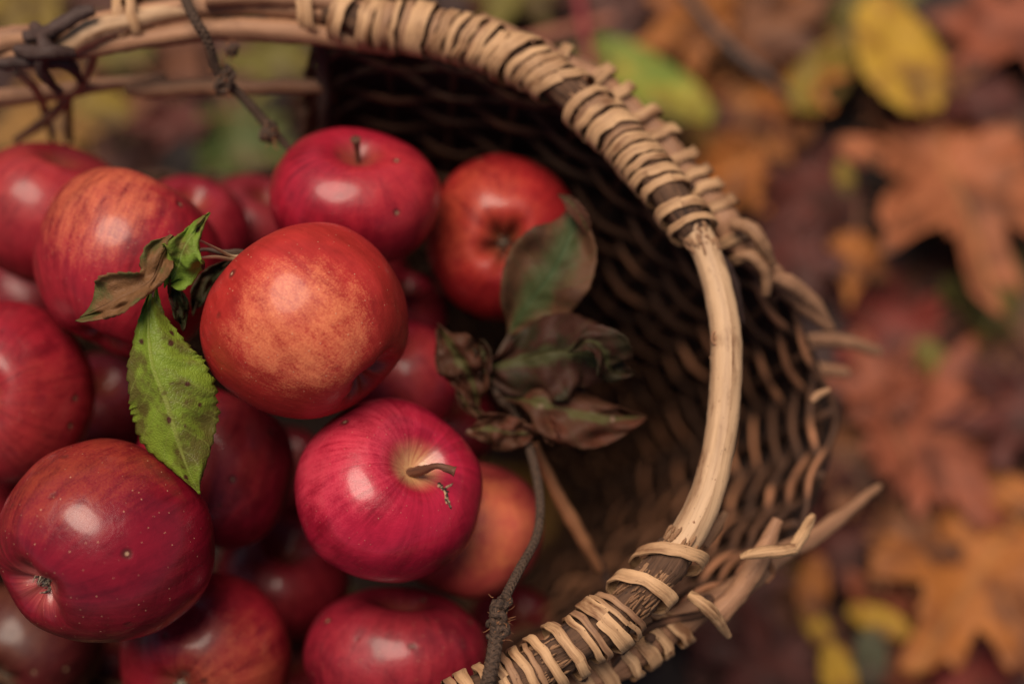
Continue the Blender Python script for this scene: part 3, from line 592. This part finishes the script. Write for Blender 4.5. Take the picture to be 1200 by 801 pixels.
for k, (x, y, wpx, tl, rp, mk) in enumerate(BANDS):
    i = hidx(x, y)
    rr_ = px2m(rp*rnd.uniform(.84, .94), hoop_p[i]); wd = px2m(wpx*rnd.uniform(.84, 1.06), hoop_p[i])
    ring('binding_strip', hoop_p, i, rr_, rr_*.93, wd, M['strip'] if mk == 's' else M['strip2'], lean=(.32 if y < 290 and x > 590 else (.3 if k in LN else .10)), tilt=-tl*(.75 if y < 290 else 1), roll=rnd.uniform(0, 6), seed=k*1.7+.3, pitch=rnd.uniform(-.0015, .0015), thick=.0011 if mk == 's' else .0009, dz=-.001)
# fibrous bark shreds where strips end
for (x, y) in ((818, 280), (800, 640), (742, 690), (690, 115), (640, 770), (770, 680)):
    mb = MB()
    for _ in range(34):
        i = hidx(x+random.uniform(-9, 9), y+random.uniform(-9, 9)); q = []; a = random.uniform(.1, math.pi-.1); da = random.uniform(-.04, .04); L_ = random.randint(2, 5); sg = random.choice((-1, 1))
        for k in range(L_):
            ii = (i+sg*k) % len(hoop_p); c = hoop_p[ii]; T = (hoop_p[(ii+1) % len(hoop_p)]-c).normalized(); V = (CAM-c).normalized(); S = T.cross(V)
            q.append(c+(S*math.cos(a+da*k)+V*math.sin(a+da*k))*hoop_r[ii]*(1.04+.03*k/L_))
        mb.tube(q, [.0005]+[.0006]*(L_-2)+[.00015] if L_ > 2 else [.0005, .0002], 5)
    link('bark_fibres', mb.mesh('bark_fibres', BASE), M['strip2'], basket)

# outer, lower rim of the body with its own bindings
OUT1 = [(560, 30, .285, 13), (640, 66, .283, 14), (700, 95, .28, 15), (760, 150, .277, 16), (805, 205, .274, 17), (838, 245, .272, 18), (868, 285, .268, 17), (900, 318, .264, 13), (935, 350, .25, 11), (972, 385, .235, 5)]
OUT2 = [(560, 850, .28, 16), (640, 820, .277, 18), (700, 790, .274, 19), (760, 752, .27, 19), (815, 715, .266, 17), (860, 690, .262, 14), (905, 660, .256, 12), (960, 622, .238, 10), (1032, 570, .215, 4)]
OUT3 = [(840, 720, .272, 14), (868, 690, .274, 13), (890, 655, .276, 13), (912, 608, .278, 7)]
for l in (OUT1, OUT2): rod('outer_rim', basket, M['rod'], l, 14, rough=.22, wobble=.0015, seed=4.)
rod('outer_rim', basket, M['rod'], OUT3, 12, rough=.12, seed=6.)
def bands_on(path, specs, seed):
    s = catmull(path, 16); pts = [PZ(q[0], q[1], q[2]) for q in s]
    for k, (x, y, wpx, tl, rp) in enumerate(specs):
        i = min(range(2, len(s)-2), key=lambda j: (s[j][0]-x)**2+(s[j][1]-y)**2)
        r_ = px2m(rp, pts[i]); ring('binding_strip', pts, i, r_, r_*.85, px2m(wpx, pts[i]), M['strip'], tilt=-tl, roll=k*2.2, seed=seed+k*2.3, thick=.0016)
bands_on(OUT1, [(655, 72, 12, .1, 22), (700, 98, 14, .2, 23), (722, 112, 12, .2, 22), (748, 138, 13, .3, 24), (770, 160, 13, .3, 24), (792, 190, 12, .2, 25), (808, 205, 12, .3, 25), (822, 222, 12, .3, 25), (836, 242, 13, .3, 25), (860, 278, 12, .3, 24), (880, 298, 12, .4, 20)], 60)
bands_on(OUT2, [(620, 828, 15, -.1, 27), (650, 815, 16, -.1, 28), (680, 800, 14, -.2, 28), (704, 788, 17, -.2, 28), (728, 772, 13, -.15, 27), (748, 760, 16, -.2, 28), (768, 748, 13, -.1, 27), (786, 733, 15, -.3, 27)], 90)
# loose ends and splints of the outer rim
for l, mt in (([(868, 652, .290, 4), (885, 648, .292, 7), (912, 646, .292, 7.5), (930, 643, .290, 7)], 'strip'), ([(928, 645, .290, 7), (938, 630, .288, 7), (948, 612, .284, 7), (953, 604, .282, 4)], 'strip'),
              ([(808, 696, .292, 6), (822, 706, .293, 8), (838, 722, .288, 8), (854, 745, .276, 4)], 'strip'),
              ([(858, 262, .282, 7), (880, 268, .286, 9), (893, 285, .284, 8), (905, 310, .276, 5)], 'strip2'), ([(862, 300, .278, 5), (880, 300, .280, 8), (896, 318, .276, 8), (898, 345, .268, 5)], 'strip2'),
              ([(905, 325, .268, 8), (925, 332, .262, 10), (950, 352, .25, 10), (976, 386, .235, 4)], 'rod'), ([(925, 400, .21, 6), (970, 398, .205, 9), (1000, 402, .20, 8), (1030, 412, .19, 6)], 'rod'),
              ([(935, 425, .20, 5), (960, 432, .20, 8), (992, 436, .19, 6)], 'rod'), ([(950, 470, .26, 4), (960, 462, .26, 5), (972, 456, .26, 3)], 'strip2'),
              ([(826, 640, .275, 5), (838, 620, .275, 7), (850, 600, .275, 4)], 'strip2'),
              ([(900, 655, .27, 3), (905, 670, .26, 4), (897, 682, .26, 3)], 'twig')):
    rod('loose_splint', basket, M[mt], l, 9, rough=.2)
for k in range(0):
    y = 450+k*70+random.uniform(-5, 5); x = 945+18*math.sin((y-385)/210*math.pi)+random.uniform(-6, 6); l_ = random.uniform(20, 75); dy = random.choice((-1, 1))*random.uniform(8, 26)
    rod('loose_splint', basket, M['rod'], [(x-30, y-dy*.5, .215, 4), (x, y, .22, 5), (x+l_*.6, y+dy*.6, .215, 4), (x+l_, y+dy*1.2, .205, 1)], 6, seg=4, rough=.2)
rod('loose_splint', basket, M['twig'], [(626, 520, .25, 5), (650, 572, .235, 7), (682, 630, .22, 8), (703, 668, .205, 5)], 9, rough=.15, label='pale brown splint sticking up inside the weave')
rod('loose_splint', basket, M['darkrod'], [(668, 610, .22, 4), (700, 655, .205, 5), (722, 705, .19, 4)], 8, rough=.2)
rod('loose_splint', basket, M['darkrod'], [(820, 290, .295, 4), (848, 305, .285, 5), (862, 335, .275, 4), (870, 380, .262, 2)], 8, rough=.3)

# woven wall
TOPC = [(378, 42, .283), (520, 52, .283), (640, 88, .283), (740, 160, .28), (838, 255, .272), (915, 345, .25), (962, 440, .225), (966, 540, .22), (905, 645, .245), (800, 722, .275), (690, 790, .28), (560, 850, .283), (380, 905, .283), (150, 905, .28),
        (-100, 830, .27), (-230, 660, .24), (-240, 470, .17), (-160, 310, .145), (-30, 225, .145), (110, 214, .148), (250, 207, .150), (345, 190, .17)]
top = catmull([tuple(PZ(*q)) for q in TOPC], 26, closed=True); NTOP = len(top)
C0 = PZ(330, 430, .30)
def wall(fi, t):
    fi %= NTOP; i = int(fi); f = fi-i; T_ = Vector(top[i]).lerp(Vector(top[(i+1) % NTOP]), f)
    k = 1-.48*t**1.15
    full = Vector((C0.x+(T_.x-C0.x)*1, C0.y+(T_.y-C0.y)*1, 0))
    return Vector((C0.x+(full.x-C0.x)*k, C0.y+(full.y-C0.y)*k, T_.z+(GZ+.016-T_.z)*t))
# arc length
cum = [0]
for i in range(NTOP): cum.append(cum[-1]+(wall(i+1, .25)-wall(i, .25)).length)
LEN = cum[-1]; NST = int(LEN/.0270); NST += NST % 2
def fi_of(s):
    s = s % LEN; lo, hi = 0, NTOP
    while hi-lo > 1:
        m_ = (lo+hi)//2
        if cum[m_] <= s: lo = m_
        else: hi = m_
    return lo+(s-cum[lo])/max(cum[lo+1]-cum[lo], 1e-9)
def wn(fi, t):
    a = wall(fi+.4, t)-wall(fi-.4, t); b = wall(fi, min(t+.02, 1))-wall(fi, max(t-.02, 0)); n_ = a.cross(b)
    return n_.normalized()
nt_ = wn(20, .4); WS = 1 if nt_.dot(C0-wall(20, .4)) > 0 else -1
mb = MB(); ROWS = 32; M_ = NST*8; rnd = random.Random(11)
for r in range(ROWS):
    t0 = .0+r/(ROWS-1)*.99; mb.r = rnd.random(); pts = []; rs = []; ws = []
    base = .0014+.0005*rnd.random()
    for k in range(M_+1):
        s = LEN*k/M_; fi = fi_of(s if k < M_ else 0)
        tt = min(max(t0+.012*noise.noise(Vector((k*.02, r*.7, 3)))+.011*noise.noise(Vector((k*.13, r*1.7, 3))), 0), 1)
        n_ = wn(fi, tt); ph = math.cos(math.pi*(s/LEN*NST)+math.pi*r); amp = .0038*ph; ws.append(min(1, max(0, (ph*WS-.05)/.5))*min(1, max(.22, (C0.y+.10-wall(fi, tt).y)/.08))*(1-.6*min(1, max(0, (tt-.45)/.3))))  # wear on the crossings; fade on far and lower wall is painted shade
        pts.append(wall(fi, tt)+n_*amp); rs.append(base*(1+.2*noise.noise(Vector((k*.05, r*3.1, 8)))))
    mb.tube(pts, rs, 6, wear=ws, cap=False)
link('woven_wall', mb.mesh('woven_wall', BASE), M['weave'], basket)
mb = MB()
for k in range(NST):
    fi = fi_of(LEN*k/NST); tl = wall(fi, 0).z; mb.r = rnd.random()*.5
    pts = [wall(fi, t) for t in [j/16 for j in range(17)]]
    pts[0] = pts[0]+Vector((0, 0, .006))
    mb.tube(pts, [.0019]*17, 7, rough=.2)
link('wall_stakes', mb.mesh('wall_stakes', BASE), M['weave'], basket)
# dark sheet behind the weave, closing its slits and standing in for shade there, and the woven floor
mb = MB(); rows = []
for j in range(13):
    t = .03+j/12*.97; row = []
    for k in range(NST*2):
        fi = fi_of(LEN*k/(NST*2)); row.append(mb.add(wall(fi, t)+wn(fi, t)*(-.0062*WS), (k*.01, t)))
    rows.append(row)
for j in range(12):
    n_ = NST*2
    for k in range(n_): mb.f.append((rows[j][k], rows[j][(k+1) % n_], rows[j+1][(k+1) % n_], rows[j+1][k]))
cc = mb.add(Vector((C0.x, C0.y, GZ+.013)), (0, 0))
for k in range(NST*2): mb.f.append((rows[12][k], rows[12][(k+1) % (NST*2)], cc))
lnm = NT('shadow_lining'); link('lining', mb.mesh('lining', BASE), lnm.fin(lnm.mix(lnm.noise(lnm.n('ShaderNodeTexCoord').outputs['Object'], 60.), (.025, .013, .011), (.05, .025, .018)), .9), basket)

# ------------------------------------------------------------------ cords
def cord(name, label, lst, knots, strands=3, tl=900., below=None):
    pts, rs = pxpath(lst, 14); rs = [q*.68 for q in rs]; org = pts[0].copy(); o = empty(name, org); tag(o, label, 'cord')
    mb = MB()
    for s_ in range(strands*2):
        L = 0; q = []; nrm = Vector((.2, .1, 1)); fr = []
        sgn = 1 if s_ < strands else -1
        for i in range(len(pts)):
            T = (pts[min(i+1, len(pts)-1)]-pts[max(i-1, 0)]).normalized(); nrm = (nrm-T*nrm.dot(T)).normalized(); fr.append((T, nrm.copy()))
        # resample finely for the plait
        for i in range(len(pts)-1):
            sub = 7
            for j in range(sub):
                f = j/sub; p = pts[i].lerp(pts[i+1], f); T, n_ = fr[i]; B = T.cross(n_); a = sgn*tl*L+2*math.pi*(s_ % strands)/strands
                rr_ = (rs[i]*(1-f)+rs[i+1]*f); w_ = 1+.12*math.cos(2*a*1.5+(0 if sgn > 0 else math.pi))
                q.append((p+(n_*math.cos(a)+B*math.sin(a))*rr_*.62*w_, rr_*.46)); L += (pts[i+1]-pts[i]).length/sub
        mb.tube([a_ for a_, _ in q], [b for _, b in q], 6)
    link('braid', mb.mesh('braid', org), M['rope'], o)
    for (x, y, z, r) in knots:
        c = PZ(x, y, z); rr_ = px2m(r, c); mb = MB()
        rd = random.Random(int(x))
        for j in range(7):
            ax = Vector((rd.uniform(-1, 1), rd.uniform(-1, 1), rd.uniform(-.4, 1))).normalized(); e = ax.orthogonal().normalized(); g = ax.cross(e); cc_ = c+Vector((rd.uniform(-.3, .3), rd.uniform(-.6, .6), rd.uniform(-.3, .3)))*rr_
            mb.tube([cc_+(e*math.cos(a)+g*math.sin(a)*.8)*rr_*.68+ax*rr_*.2*math.sin(3*a) for a in [2*math.pi*m_/20 for m_ in range(21)]], rr_*.24, 6, rough=.3, cap=False)
        k_ = link('knot', mb.mesh('knot', org), M['rope'], o)
        mb = MB()
        for j in range(26):
            d_ = Vector((rd.gauss(0, 1), rd.gauss(0, 1), rd.gauss(0, 1))).normalized(); b = c+Vector((0, rd.uniform(-1, 1)*rr_, 0)); l_ = rr_*rd.uniform(.9, 1.5); e = d_.orthogonal()
            mb.tube([b+d_*rr_*.6, b+d_*l_*.8, b+d_*l_+e*rr_*rd.uniform(-.3, .3)], [.00022, .0002, .00008], 4)
        fz = link('frayed_fibres', mb.mesh('frayed_fibres', Vector((0, 0, 0))), M['twig'], k_); 
        fz.data.transform(Matrix.Translation(-org))
    return o
cord('cord', 'dark braided cord with a frayed knot, hanging over the lower rim beside the spotted apple',
     [(612, 500, .262, 7), (626, 545, .270, 7.5), (633, 590, .278, 7.5), (628, 630, .286, 7.5), (608, 668, .298, 8), (592, 700, .308, 8.5), (585, 722, .312, 11), (581, 750, .314, 12), (575, 785, .316, 12), (562, 830, .314, 12), (545, 862, .30, 12)], [(586, 716, .312, 15), (583, 735, .313, 14)])
cord('cord', 'thin dark knotted cord dangling from the rim at the upper left',
     [(205, -40, .312, 8), (216, -5, .318, 8), (228, 22, .322, 8.5), (243, 48, .318, 8.5), (254, 80, .308, 8), (268, 98, .302, 8), (290, 120, .296, 8), (312, 145, .292, 8), (330, 165, .288, 6), (345, 182, .284, 4)], [(262, 94, .305, 14), (316, 156, .291, 12), (272, 60, .306, 8)])

# ------------------------------------------------------------------ ground and fallen leaves
gm = NT('dark_soil'); tc = gm.n('ShaderNodeTexCoord').outputs['Object']; n1 = gm.noise(tc, 30., 6, .6); n2 = gm.noise(tc, 6., 3)
mm = gm.fin(gm.mix(gm.ramp(n1, .35, .7), (.012, .010, .011), (.045, .026, .02)), .9, gm.bump(n1, .8, .01))
bm = bmesh.new(); bmesh.ops.create_grid(bm, x_segments=120, y_segments=120, size=4.0)
for v in bm.verts: v.co.z = GZ+.006*noise.noise(v.co*9)-.006
me = bpy.data.meshes.new('ground'); bm.to_mesh(me); bm.free(); me.polygons.foreach_set('use_smooth', [True]*len(me.polygons))
g = link('ground', me, mm); g['kind'] = 'structure'

def maple_r(th, seed, lob=5, depth_=.5):
    """radius of a lobed leaf; lobes spread over the front, stalk at th=-pi/2"""
    best = 0
    for (a, l, wd) in ((math.pi/2, 1., .42), (math.pi/2-.95, .88, .40), (math.pi/2+.95, .88, .40), (math.pi/2-1.95, .58, .42), (math.pi/2+1.95, .58, .42)):
        d = (th-a+math.pi) % (2*math.pi)-math.pi; e = max(0, 1-abs(d)/wd)
        best = max(best, l*(.46+.54*e**.75))
    best = max(best, .5)
    return best*(1+.10*math.sin(th*17+seed))*(1+.06*math.sin(th*29+seed*3))
def oval_r(th, seed, k=.55):
    a, b = k, 1.; c, s = math.cos(th), math.sin(th); r = a*b/math.sqrt((b*c)**2+(a*s)**2); return r*(1+.03*math.sin(th*21+seed))*(1+.12*max(0, s)**8)
def gleaf_geo(mb, kind, c, rot, size, lift, seed, nr=5, nt_=64, tilt=(0, 0), k=.55, curl=.3, stalk=True):
    ct = mb.add(Vector(c), (0, 0)); prev = None; cr, sr = math.cos(rot), math.sin(rot)
    for i in range(1, nr+1):
        f = i/nr; row = []
        for j in range(nt_):
            th = 2*math.pi*j/nt_-math.pi/2; r = (maple_r(th, seed) if kind == 'm' else oval_r(th, seed, k))*size*f
            # inner rings round off toward the centre
            r = r*f**.0
            x, y = r*math.cos(th), r*math.sin(th)
            z = lift*0+curl*size*(f*f*.5*(.4+noise.noise(Vector((math.cos(th)*1.3, math.sin(th)*1.3, seed)))))+.12*size*noise.noise(Vector((x/size*2, y/size*2, seed*2)))
            z += x*tilt[0]+y*tilt[1]
            row.append(mb.add(Vector((c[0]+x*cr-y*sr, c[1]+x*sr+y*cr, c[2]+z)), (x/size, y/size)))
        if prev is None:
            for j in range(nt_): mb.f.append((ct, row[j], row[(j+1) % nt_]))
        else:
            for j in range(nt_): mb.f.append((prev[j], row[j], row[(j+1) % nt_], prev[(j+1) % nt_]))
        prev = row
def gmat(name, col, alt, vein):
    m = NT(name); tc = m.n('ShaderNodeTexCoord').outputs['Object']; s = m.sep(m.uv()); n1 = m.noise(tc, 45., 4, .6); n2 = m.noise(tc, 160., 4, .6)
    c = m.mix(m.ramp(n1, .42, .62), col, alt); c = m.mix(m.ramp(m.noise(tc, 22., 3, .6), .5, .72, 0, .85), c, (.05, .02, .014)); c = m.mix(m.math('MULTIPLY', m.ramp(n2, .5, .72), .5), c, tuple(x*.45 for x in alt))
    mid = m.ramp(m.math('ABSOLUTE', s[0]), .012, .035, 1, 0)
    wv = m.math('ABSOLUTE', m.math('SUBTRACT', m.math('FRACT', m.math('ADD', m.math('MULTIPLY', s[1], 4.), m.math('MULTIPLY', m.math('ABSOLUTE', s[0]), -4.))), .5))
    c = m.mix(m.math('MULTIPLY', m.math('MAXIMUM', mid, m.math('MULTIPLY', m.ramp(wv, 0, .06, 1, 0), .5)), .5), c, vein)
    m.fin(c, .6, m.bump(m.math('ADD', n1, wv), .5, .002), .3)
    tr = m.n('ShaderNodeBsdfTranslucent'); m.put(tr.inputs[0], c); mx = m.n('ShaderNodeMixShader'); mx.inputs[0].default_value = .12
    m.l(m.b.outputs[0], mx.inputs[1]); m.l(tr.outputs[0], mx.inputs[2]); m.l(mx.outputs[0], m.out.inputs[0]); return m.m
GC = {'dgreen': gmat('deep_green_leaf', (.06, .085, .02), (.10, .085, .02), (.16, .16, .04)), 'yellow': gmat('yellow_leaf', (.46, .27, .03), (.34, .17, .025), (.36, .18, .04)), 'ygreen': gmat('yellow_green_leaf', (.24, .16, .022), (.15, .09, .017), (.34, .25, .05)), 'green': gmat('green_ground_leaf', (.14, .20, .03), (.36, .30, .035), (.40, .32, .06)),
      'orange': gmat('orange_leaf', (.37, .125, .026), (.28, .09, .022), (.38, .17, .05)), 'salmon': gmat('salmon_leaf', (.40, .13, .055), (.28, .09, .036), (.42, .19, .07)), 'brown': gmat('brown_leaf', (.20, .075, .03), (.12, .045, .02), (.24, .10, .045)),
      'rust': gmat('rust_leaf_ground', (.30, .085, .042), (.20, .055, .028), (.3, .1, .05)), 'wine': gmat('wine_leaf', (.10, .025, .018), (.06, .018, .014), (.15, .04, .03)), 'crimson': gmat('crimson_leaf', (.22, .035, .025), (.14, .03, .02), (.22, .06, .04)),
      'olive': gmat('olive_leaf', (.15, .125, .025), (.11, .08, .018), (.24, .2, .05)), 'grey': gmat('grey_leaf', (.09, .09, .05), (.08, .07, .04), (.14, .13, .07)), 'purple': gmat('purple_leaf', (.10, .04, .03), (.06, .025, .02), (.14, .06, .045))}
def gleaf(kind, x, y, size_px, rotdeg, col, label, z=.02, k=.55, tilt=(0, 0), curl=.25, seed=None, cat='leaf', group='fallen leaves around the basket'):
    c = PZ(x, y, z+GZ); size = px2m(size_px, c); mb = MB(); sd_ = seed if seed is not None else x*.13+y*.07
    gleaf_geo(mb, kind, (0, 0, 0), R(rotdeg), size, 0, sd_, nr=8, nt_=120, tilt=tilt, k=k, curl=curl)
    # leaf stalk
    a = R(rotdeg)-math.pi/2; dv = Vector((math.cos(a), math.sin(a), 0))
    o = link('fallen_leaf', mb.mesh('fallen_leaf'), GC[col], loc=c)
    s_ = o.modifiers.new('thickness', 'SOLIDIFY'); s_.thickness = .0005; s_.offset = 0
    st = MB(); st.tube([dv*size*.3+Vector((0, 0, .001)), dv*size*.75+Vector((0, 0, .003)), dv*size*1.15+Vector((0, 0, -.002))], [.0009, .0008, .0011], 6)
    if kind == 'm': link('stalk', st.mesh('stalk'), M['twig'], o)
    return tag(o, label, cat, group)
G = [
 ('m', 870, 120, 175, 25, 'orange', 'large orange-brown fallen leaf behind the green one at top centre-right', .012, .55),
 ('m', 1115, 205, 185, 190, 'salmon', 'large salmon maple leaf on the ground at upper right', .050, .55),
 ('m', 950, 215, 120, 80, 'wine', 'dark wine-red fallen leaf left of the salmon maple leaf', .014, .55),
 ('o', 1055, 68, 82, 12, 'yellow', 'big ochre yellow oval leaf at the top right', .060, .66),
 ('o', 962, 92, 56, -40, 'ygreen', 'smaller yellow-green leaf left of the big ochre oval one', .040, .55),
 ('o', 762, 98, 88, 52, 'green', 'bright green leaf with a yellow edge just outside the bound rim', .055, .42),
 ('m', 1180, 30, 110, 140, 'rust', 'pinkish rust leaf in the top right corner', .012, .55),
 ('m', 1165, 350, 90, 30, 'olive', 'olive green leaf at the right edge, half way up', .010, .55),
 ('m', 1085, 515, 165, -85, 'rust', 'broad brown-pink maple leaf right of the basket tip', .050, .55),
 ('m', 1050, 385, 95, 60, 'crimson', 'dull crimson leaf right of the upper splints', .018, .55),
 ('m', 1150, 665, 165, 140, 'orange', 'large orange lobed leaf at the lower right', .048, .55),
 ('o', 1190, 580, 45, 60, 'orange', 'small bright orange leaf tip cut by the right edge', .045, .5),
 ('o', 1033, 728, 40, 70, 'yellow', 'small yellow leaf lying flat at lower right', .045, .42),
 ('o', 982, 792, 36, 10, 'yellow', 'small deep yellow oval leaf at the bottom edge', .045, .6),
 ('o', 952, 690, 36, -10, 'orange', 'little amber leaf just below the outer splint', .040, .5),
 ('o', 958, 735, 26, 30, 'yellow', 'tiny yellow leaf under the little amber one', .035, .5),
 ('m', 1075, 755, 120, 45, 'rust', 'reddish brown leaf spread along the bottom right', .020, .55),
 ('o', 1020, 772, 34, 0, 'grey', 'small grey-green leaf between the two yellow ones', .040, .6),
 ('o', 990, 210, 20, 10, 'ygreen', 'tiny lime green leaf on the dark wine-red one', .045, .5),
 ('o', 1012, 178, 30, 60, 'salmon', 'small coral leaf scrap beside the tiny lime green one', .035, .6),
 ('o', 1100, 435, 38, 25, 'olive', 'small olive leaf below the olive green right-edge leaf', .03, .6),
 ('m', 1000, 300, 60, 170, 'orange', 'ochre-brown lobed leaf left of the salmon maple tips', .026, .55),
 ('m', 860, 200, 75, 160, 'orange', 'tan leaf just right of the wrapped rim top', .024, .55),
 ('m', 715, 20, 80, 10, 'purple', 'purple-brown leaf above the wrapped rim', .012, .55),
 ('m', 610, -15, 85, 150, 'olive', 'olive-yellow leaf at the top edge above the rim', .015, .55),
 ('m', 30, -10, 90, 160, 'ygreen', 'dull yellow-green leaf in the top left corner', .02, .55),
 ('m', 150, 60, 60, 40, 'olive', 'olive yellow leaf seen between the rim and the lower rail at left', .02, .55),
 ('m', 330, 72, 70, 100, 'olive', 'olive leaf seen between the rim and the lower rail near the dark post', .03, .55),
 ('m', 285, 170, 105, 200, 'dgreen', 'broad dull green leaf seen through the gap below the lower rail', .03, .55),
 ('m', 215, 145, 60, 100, 'wine', 'dark wine leaf in the gap below the lower rail', .045, .55),
 ('o', 120, 125, 45, 60, 'ygreen', 'ochre leaf piece just under the lower rail at left', .035, .5),
 ('m', 1150, 120, 75, 60, 'wine', 'dark red leaf between the ochre oval leaf and the right edge', .02, .55),
 ('m', 990, 640, 100, 10, 'wine', 'dark maroon leaf below the basket tip', .008, .55),
 ('m', 1010, 540, 90, 100, 'brown', 'flat brown leaf close to the basket tip', .022, .55),
 ('m', 890, 40, 100, -60, 'brown', 'brown leaf at the top edge right of the green one', .008, .55),
 ('m', 1140, 790, 100, -20, 'crimson', 'dark red leaf in the bottom right corner', .012, .55),
 ('m', 1060, 120, 95, 230, 'brown', 'brown leaf tucked under the big ochre yellow oval leaf', -.004, .55),
 ('m', 1190, 480, 95, 100, 'wine', 'dark leaf cut by the right edge beside the broad brown-pink maple leaf', .034, .55),
 ('m', 1060, 630, 90, 200, 'brown', 'brown leaf between the basket tip and the large orange lobed leaf', .028, .55),
 ('m', 820, 15, 85, 120, 'orange', 'orange-brown leaf crossed by the thin dark twig', .022, .55),
 ('m', 1010, 30, 80, 300, 'olive', 'olive-brown leaf peeping out left of the ochre yellow oval', -.006, .55),
 ('m', 1030, 460, 80, 20, 'rust', 'rust leaf just beyond the two blunt splint ends', .036, .55),
 ('m', 930, 300, 70, 260, 'wine', 'dark red leaf right above the upper outer splint', .03, .55),
 ('m', 900, 780, 100, 70, 'wine', 'dark maroon leaf at the bottom below the splints', .008, .55),
]
for i, (kd, x, y, s_, r_, c_, lb, z_, k_) in enumerate(G):
    gleaf(kd, x, y, s_, r_, c_, lb, z=z_+.0007*i, k=k_, tilt=(random.uniform(-.3, .3), random.uniform(-.3, .3)), curl=.3 if kd == 'o' else .5)
for l, c_, lb in (([(700, 115, .015, 5), (692, 70, .02, 6), (684, 30, .015, 6), (676, -20, .005, 6)], 'red', 'crimson leaf stalk standing left of the bright green leaf'), ([(610, 50, .005, 7), (660, 36, .01, 7), (720, 22, .005, 6)], 'salmon', 'salmon pink twig lying beyond the wrapped rim'),
                  ([(800, -10, -.008, 7), (850, 50, -.004, 7), (900, 92, -.004, 7), (925, 115, -.01, 6)], 'dark', 'dark thin twig across the orange-brown leaf')):
    nm = NT('stalk_'+c_); cc_ = {'red': (.28, .035, .04), 'salmon': (.42, .15, .09), 'dark': (.07, .04, .03)}[c_]; mt = nm.fin(nm.mix(nm.noise(nm.n('ShaderNodeTexCoord').outputs['Object'], 300.), cc_, tuple(q*.6 for q in cc_)), .6)
    tag(rod('fallen_twig', None, mt, l, 8, rough=.15), lb, 'twig')

# leaf litter: one mass of small dead leaves
lm = NT('leaf_litter'); rr0 = lm.attr('rowrand', 'Fac'); cr = lm.n('ShaderNodeValToRGB'); lm.l(rr0, cr.inputs[0]); cr.color_ramp.interpolation = 'CONSTANT'
els = [(0, (.05, .025, .022)), (.2, (.09, .032, .02)), (.38, (.15, .055, .025)), (.54, (.08, .026, .018)), (.66, (.20, .08, .03)), (.78, (.12, .085, .02)), (.86, (.04, .018, .014)), (.93, (.26, .13, .03))]
cr.color_ramp.elements[0].color = (*els[0][1], 1); cr.color_ramp.elements[1].position = els[1][0]; cr.color_ramp.elements[1].color = (*els[1][1], 1)
for p_, c_ in els[2:]: e = cr.color_ramp.elements.new(p_); e.color = (*c_, 1)
n1 = lm.noise(lm.n('ShaderNodeTexCoord').outputs['Object'], 90., 4)
lm.fin(lm.mix(lm.ramp(n1, .4, .7, 0, .6), cr.outputs[0], (.03, .015, .015)), .7, lm.bump(n1, .5, .002), .3)
mb = MB(); rnd = random.Random(5)
for i in range(2600):
    r = 1.25*math.sqrt(rnd.random()); a = rnd.uniform(0, 2*math.pi); x, y = r*math.cos(a)+.05, r*math.sin(a)+.1
    if rnd.random() < (r-.5)*.3: continue
    mb.r = rnd.random(); gleaf_geo(mb, 'm' if rnd.random() < .6 else 'o', (x, y, GZ+rnd.uniform(-.002, .010)), rnd.uniform(0, 6.28), rnd.uniform(.028, .065), 0, rnd.uniform(0, 99), nr=2, nt_=30, tilt=(rnd.uniform(-.3, .3), rnd.uniform(-.3, .3)), curl=.4)
lit = link('leaf_litter', mb.mesh('leaf_litter'), lm.m); tag(lit, 'dark carpet of small dead leaves covering the ground', 'leaf litter', kind='stuff')
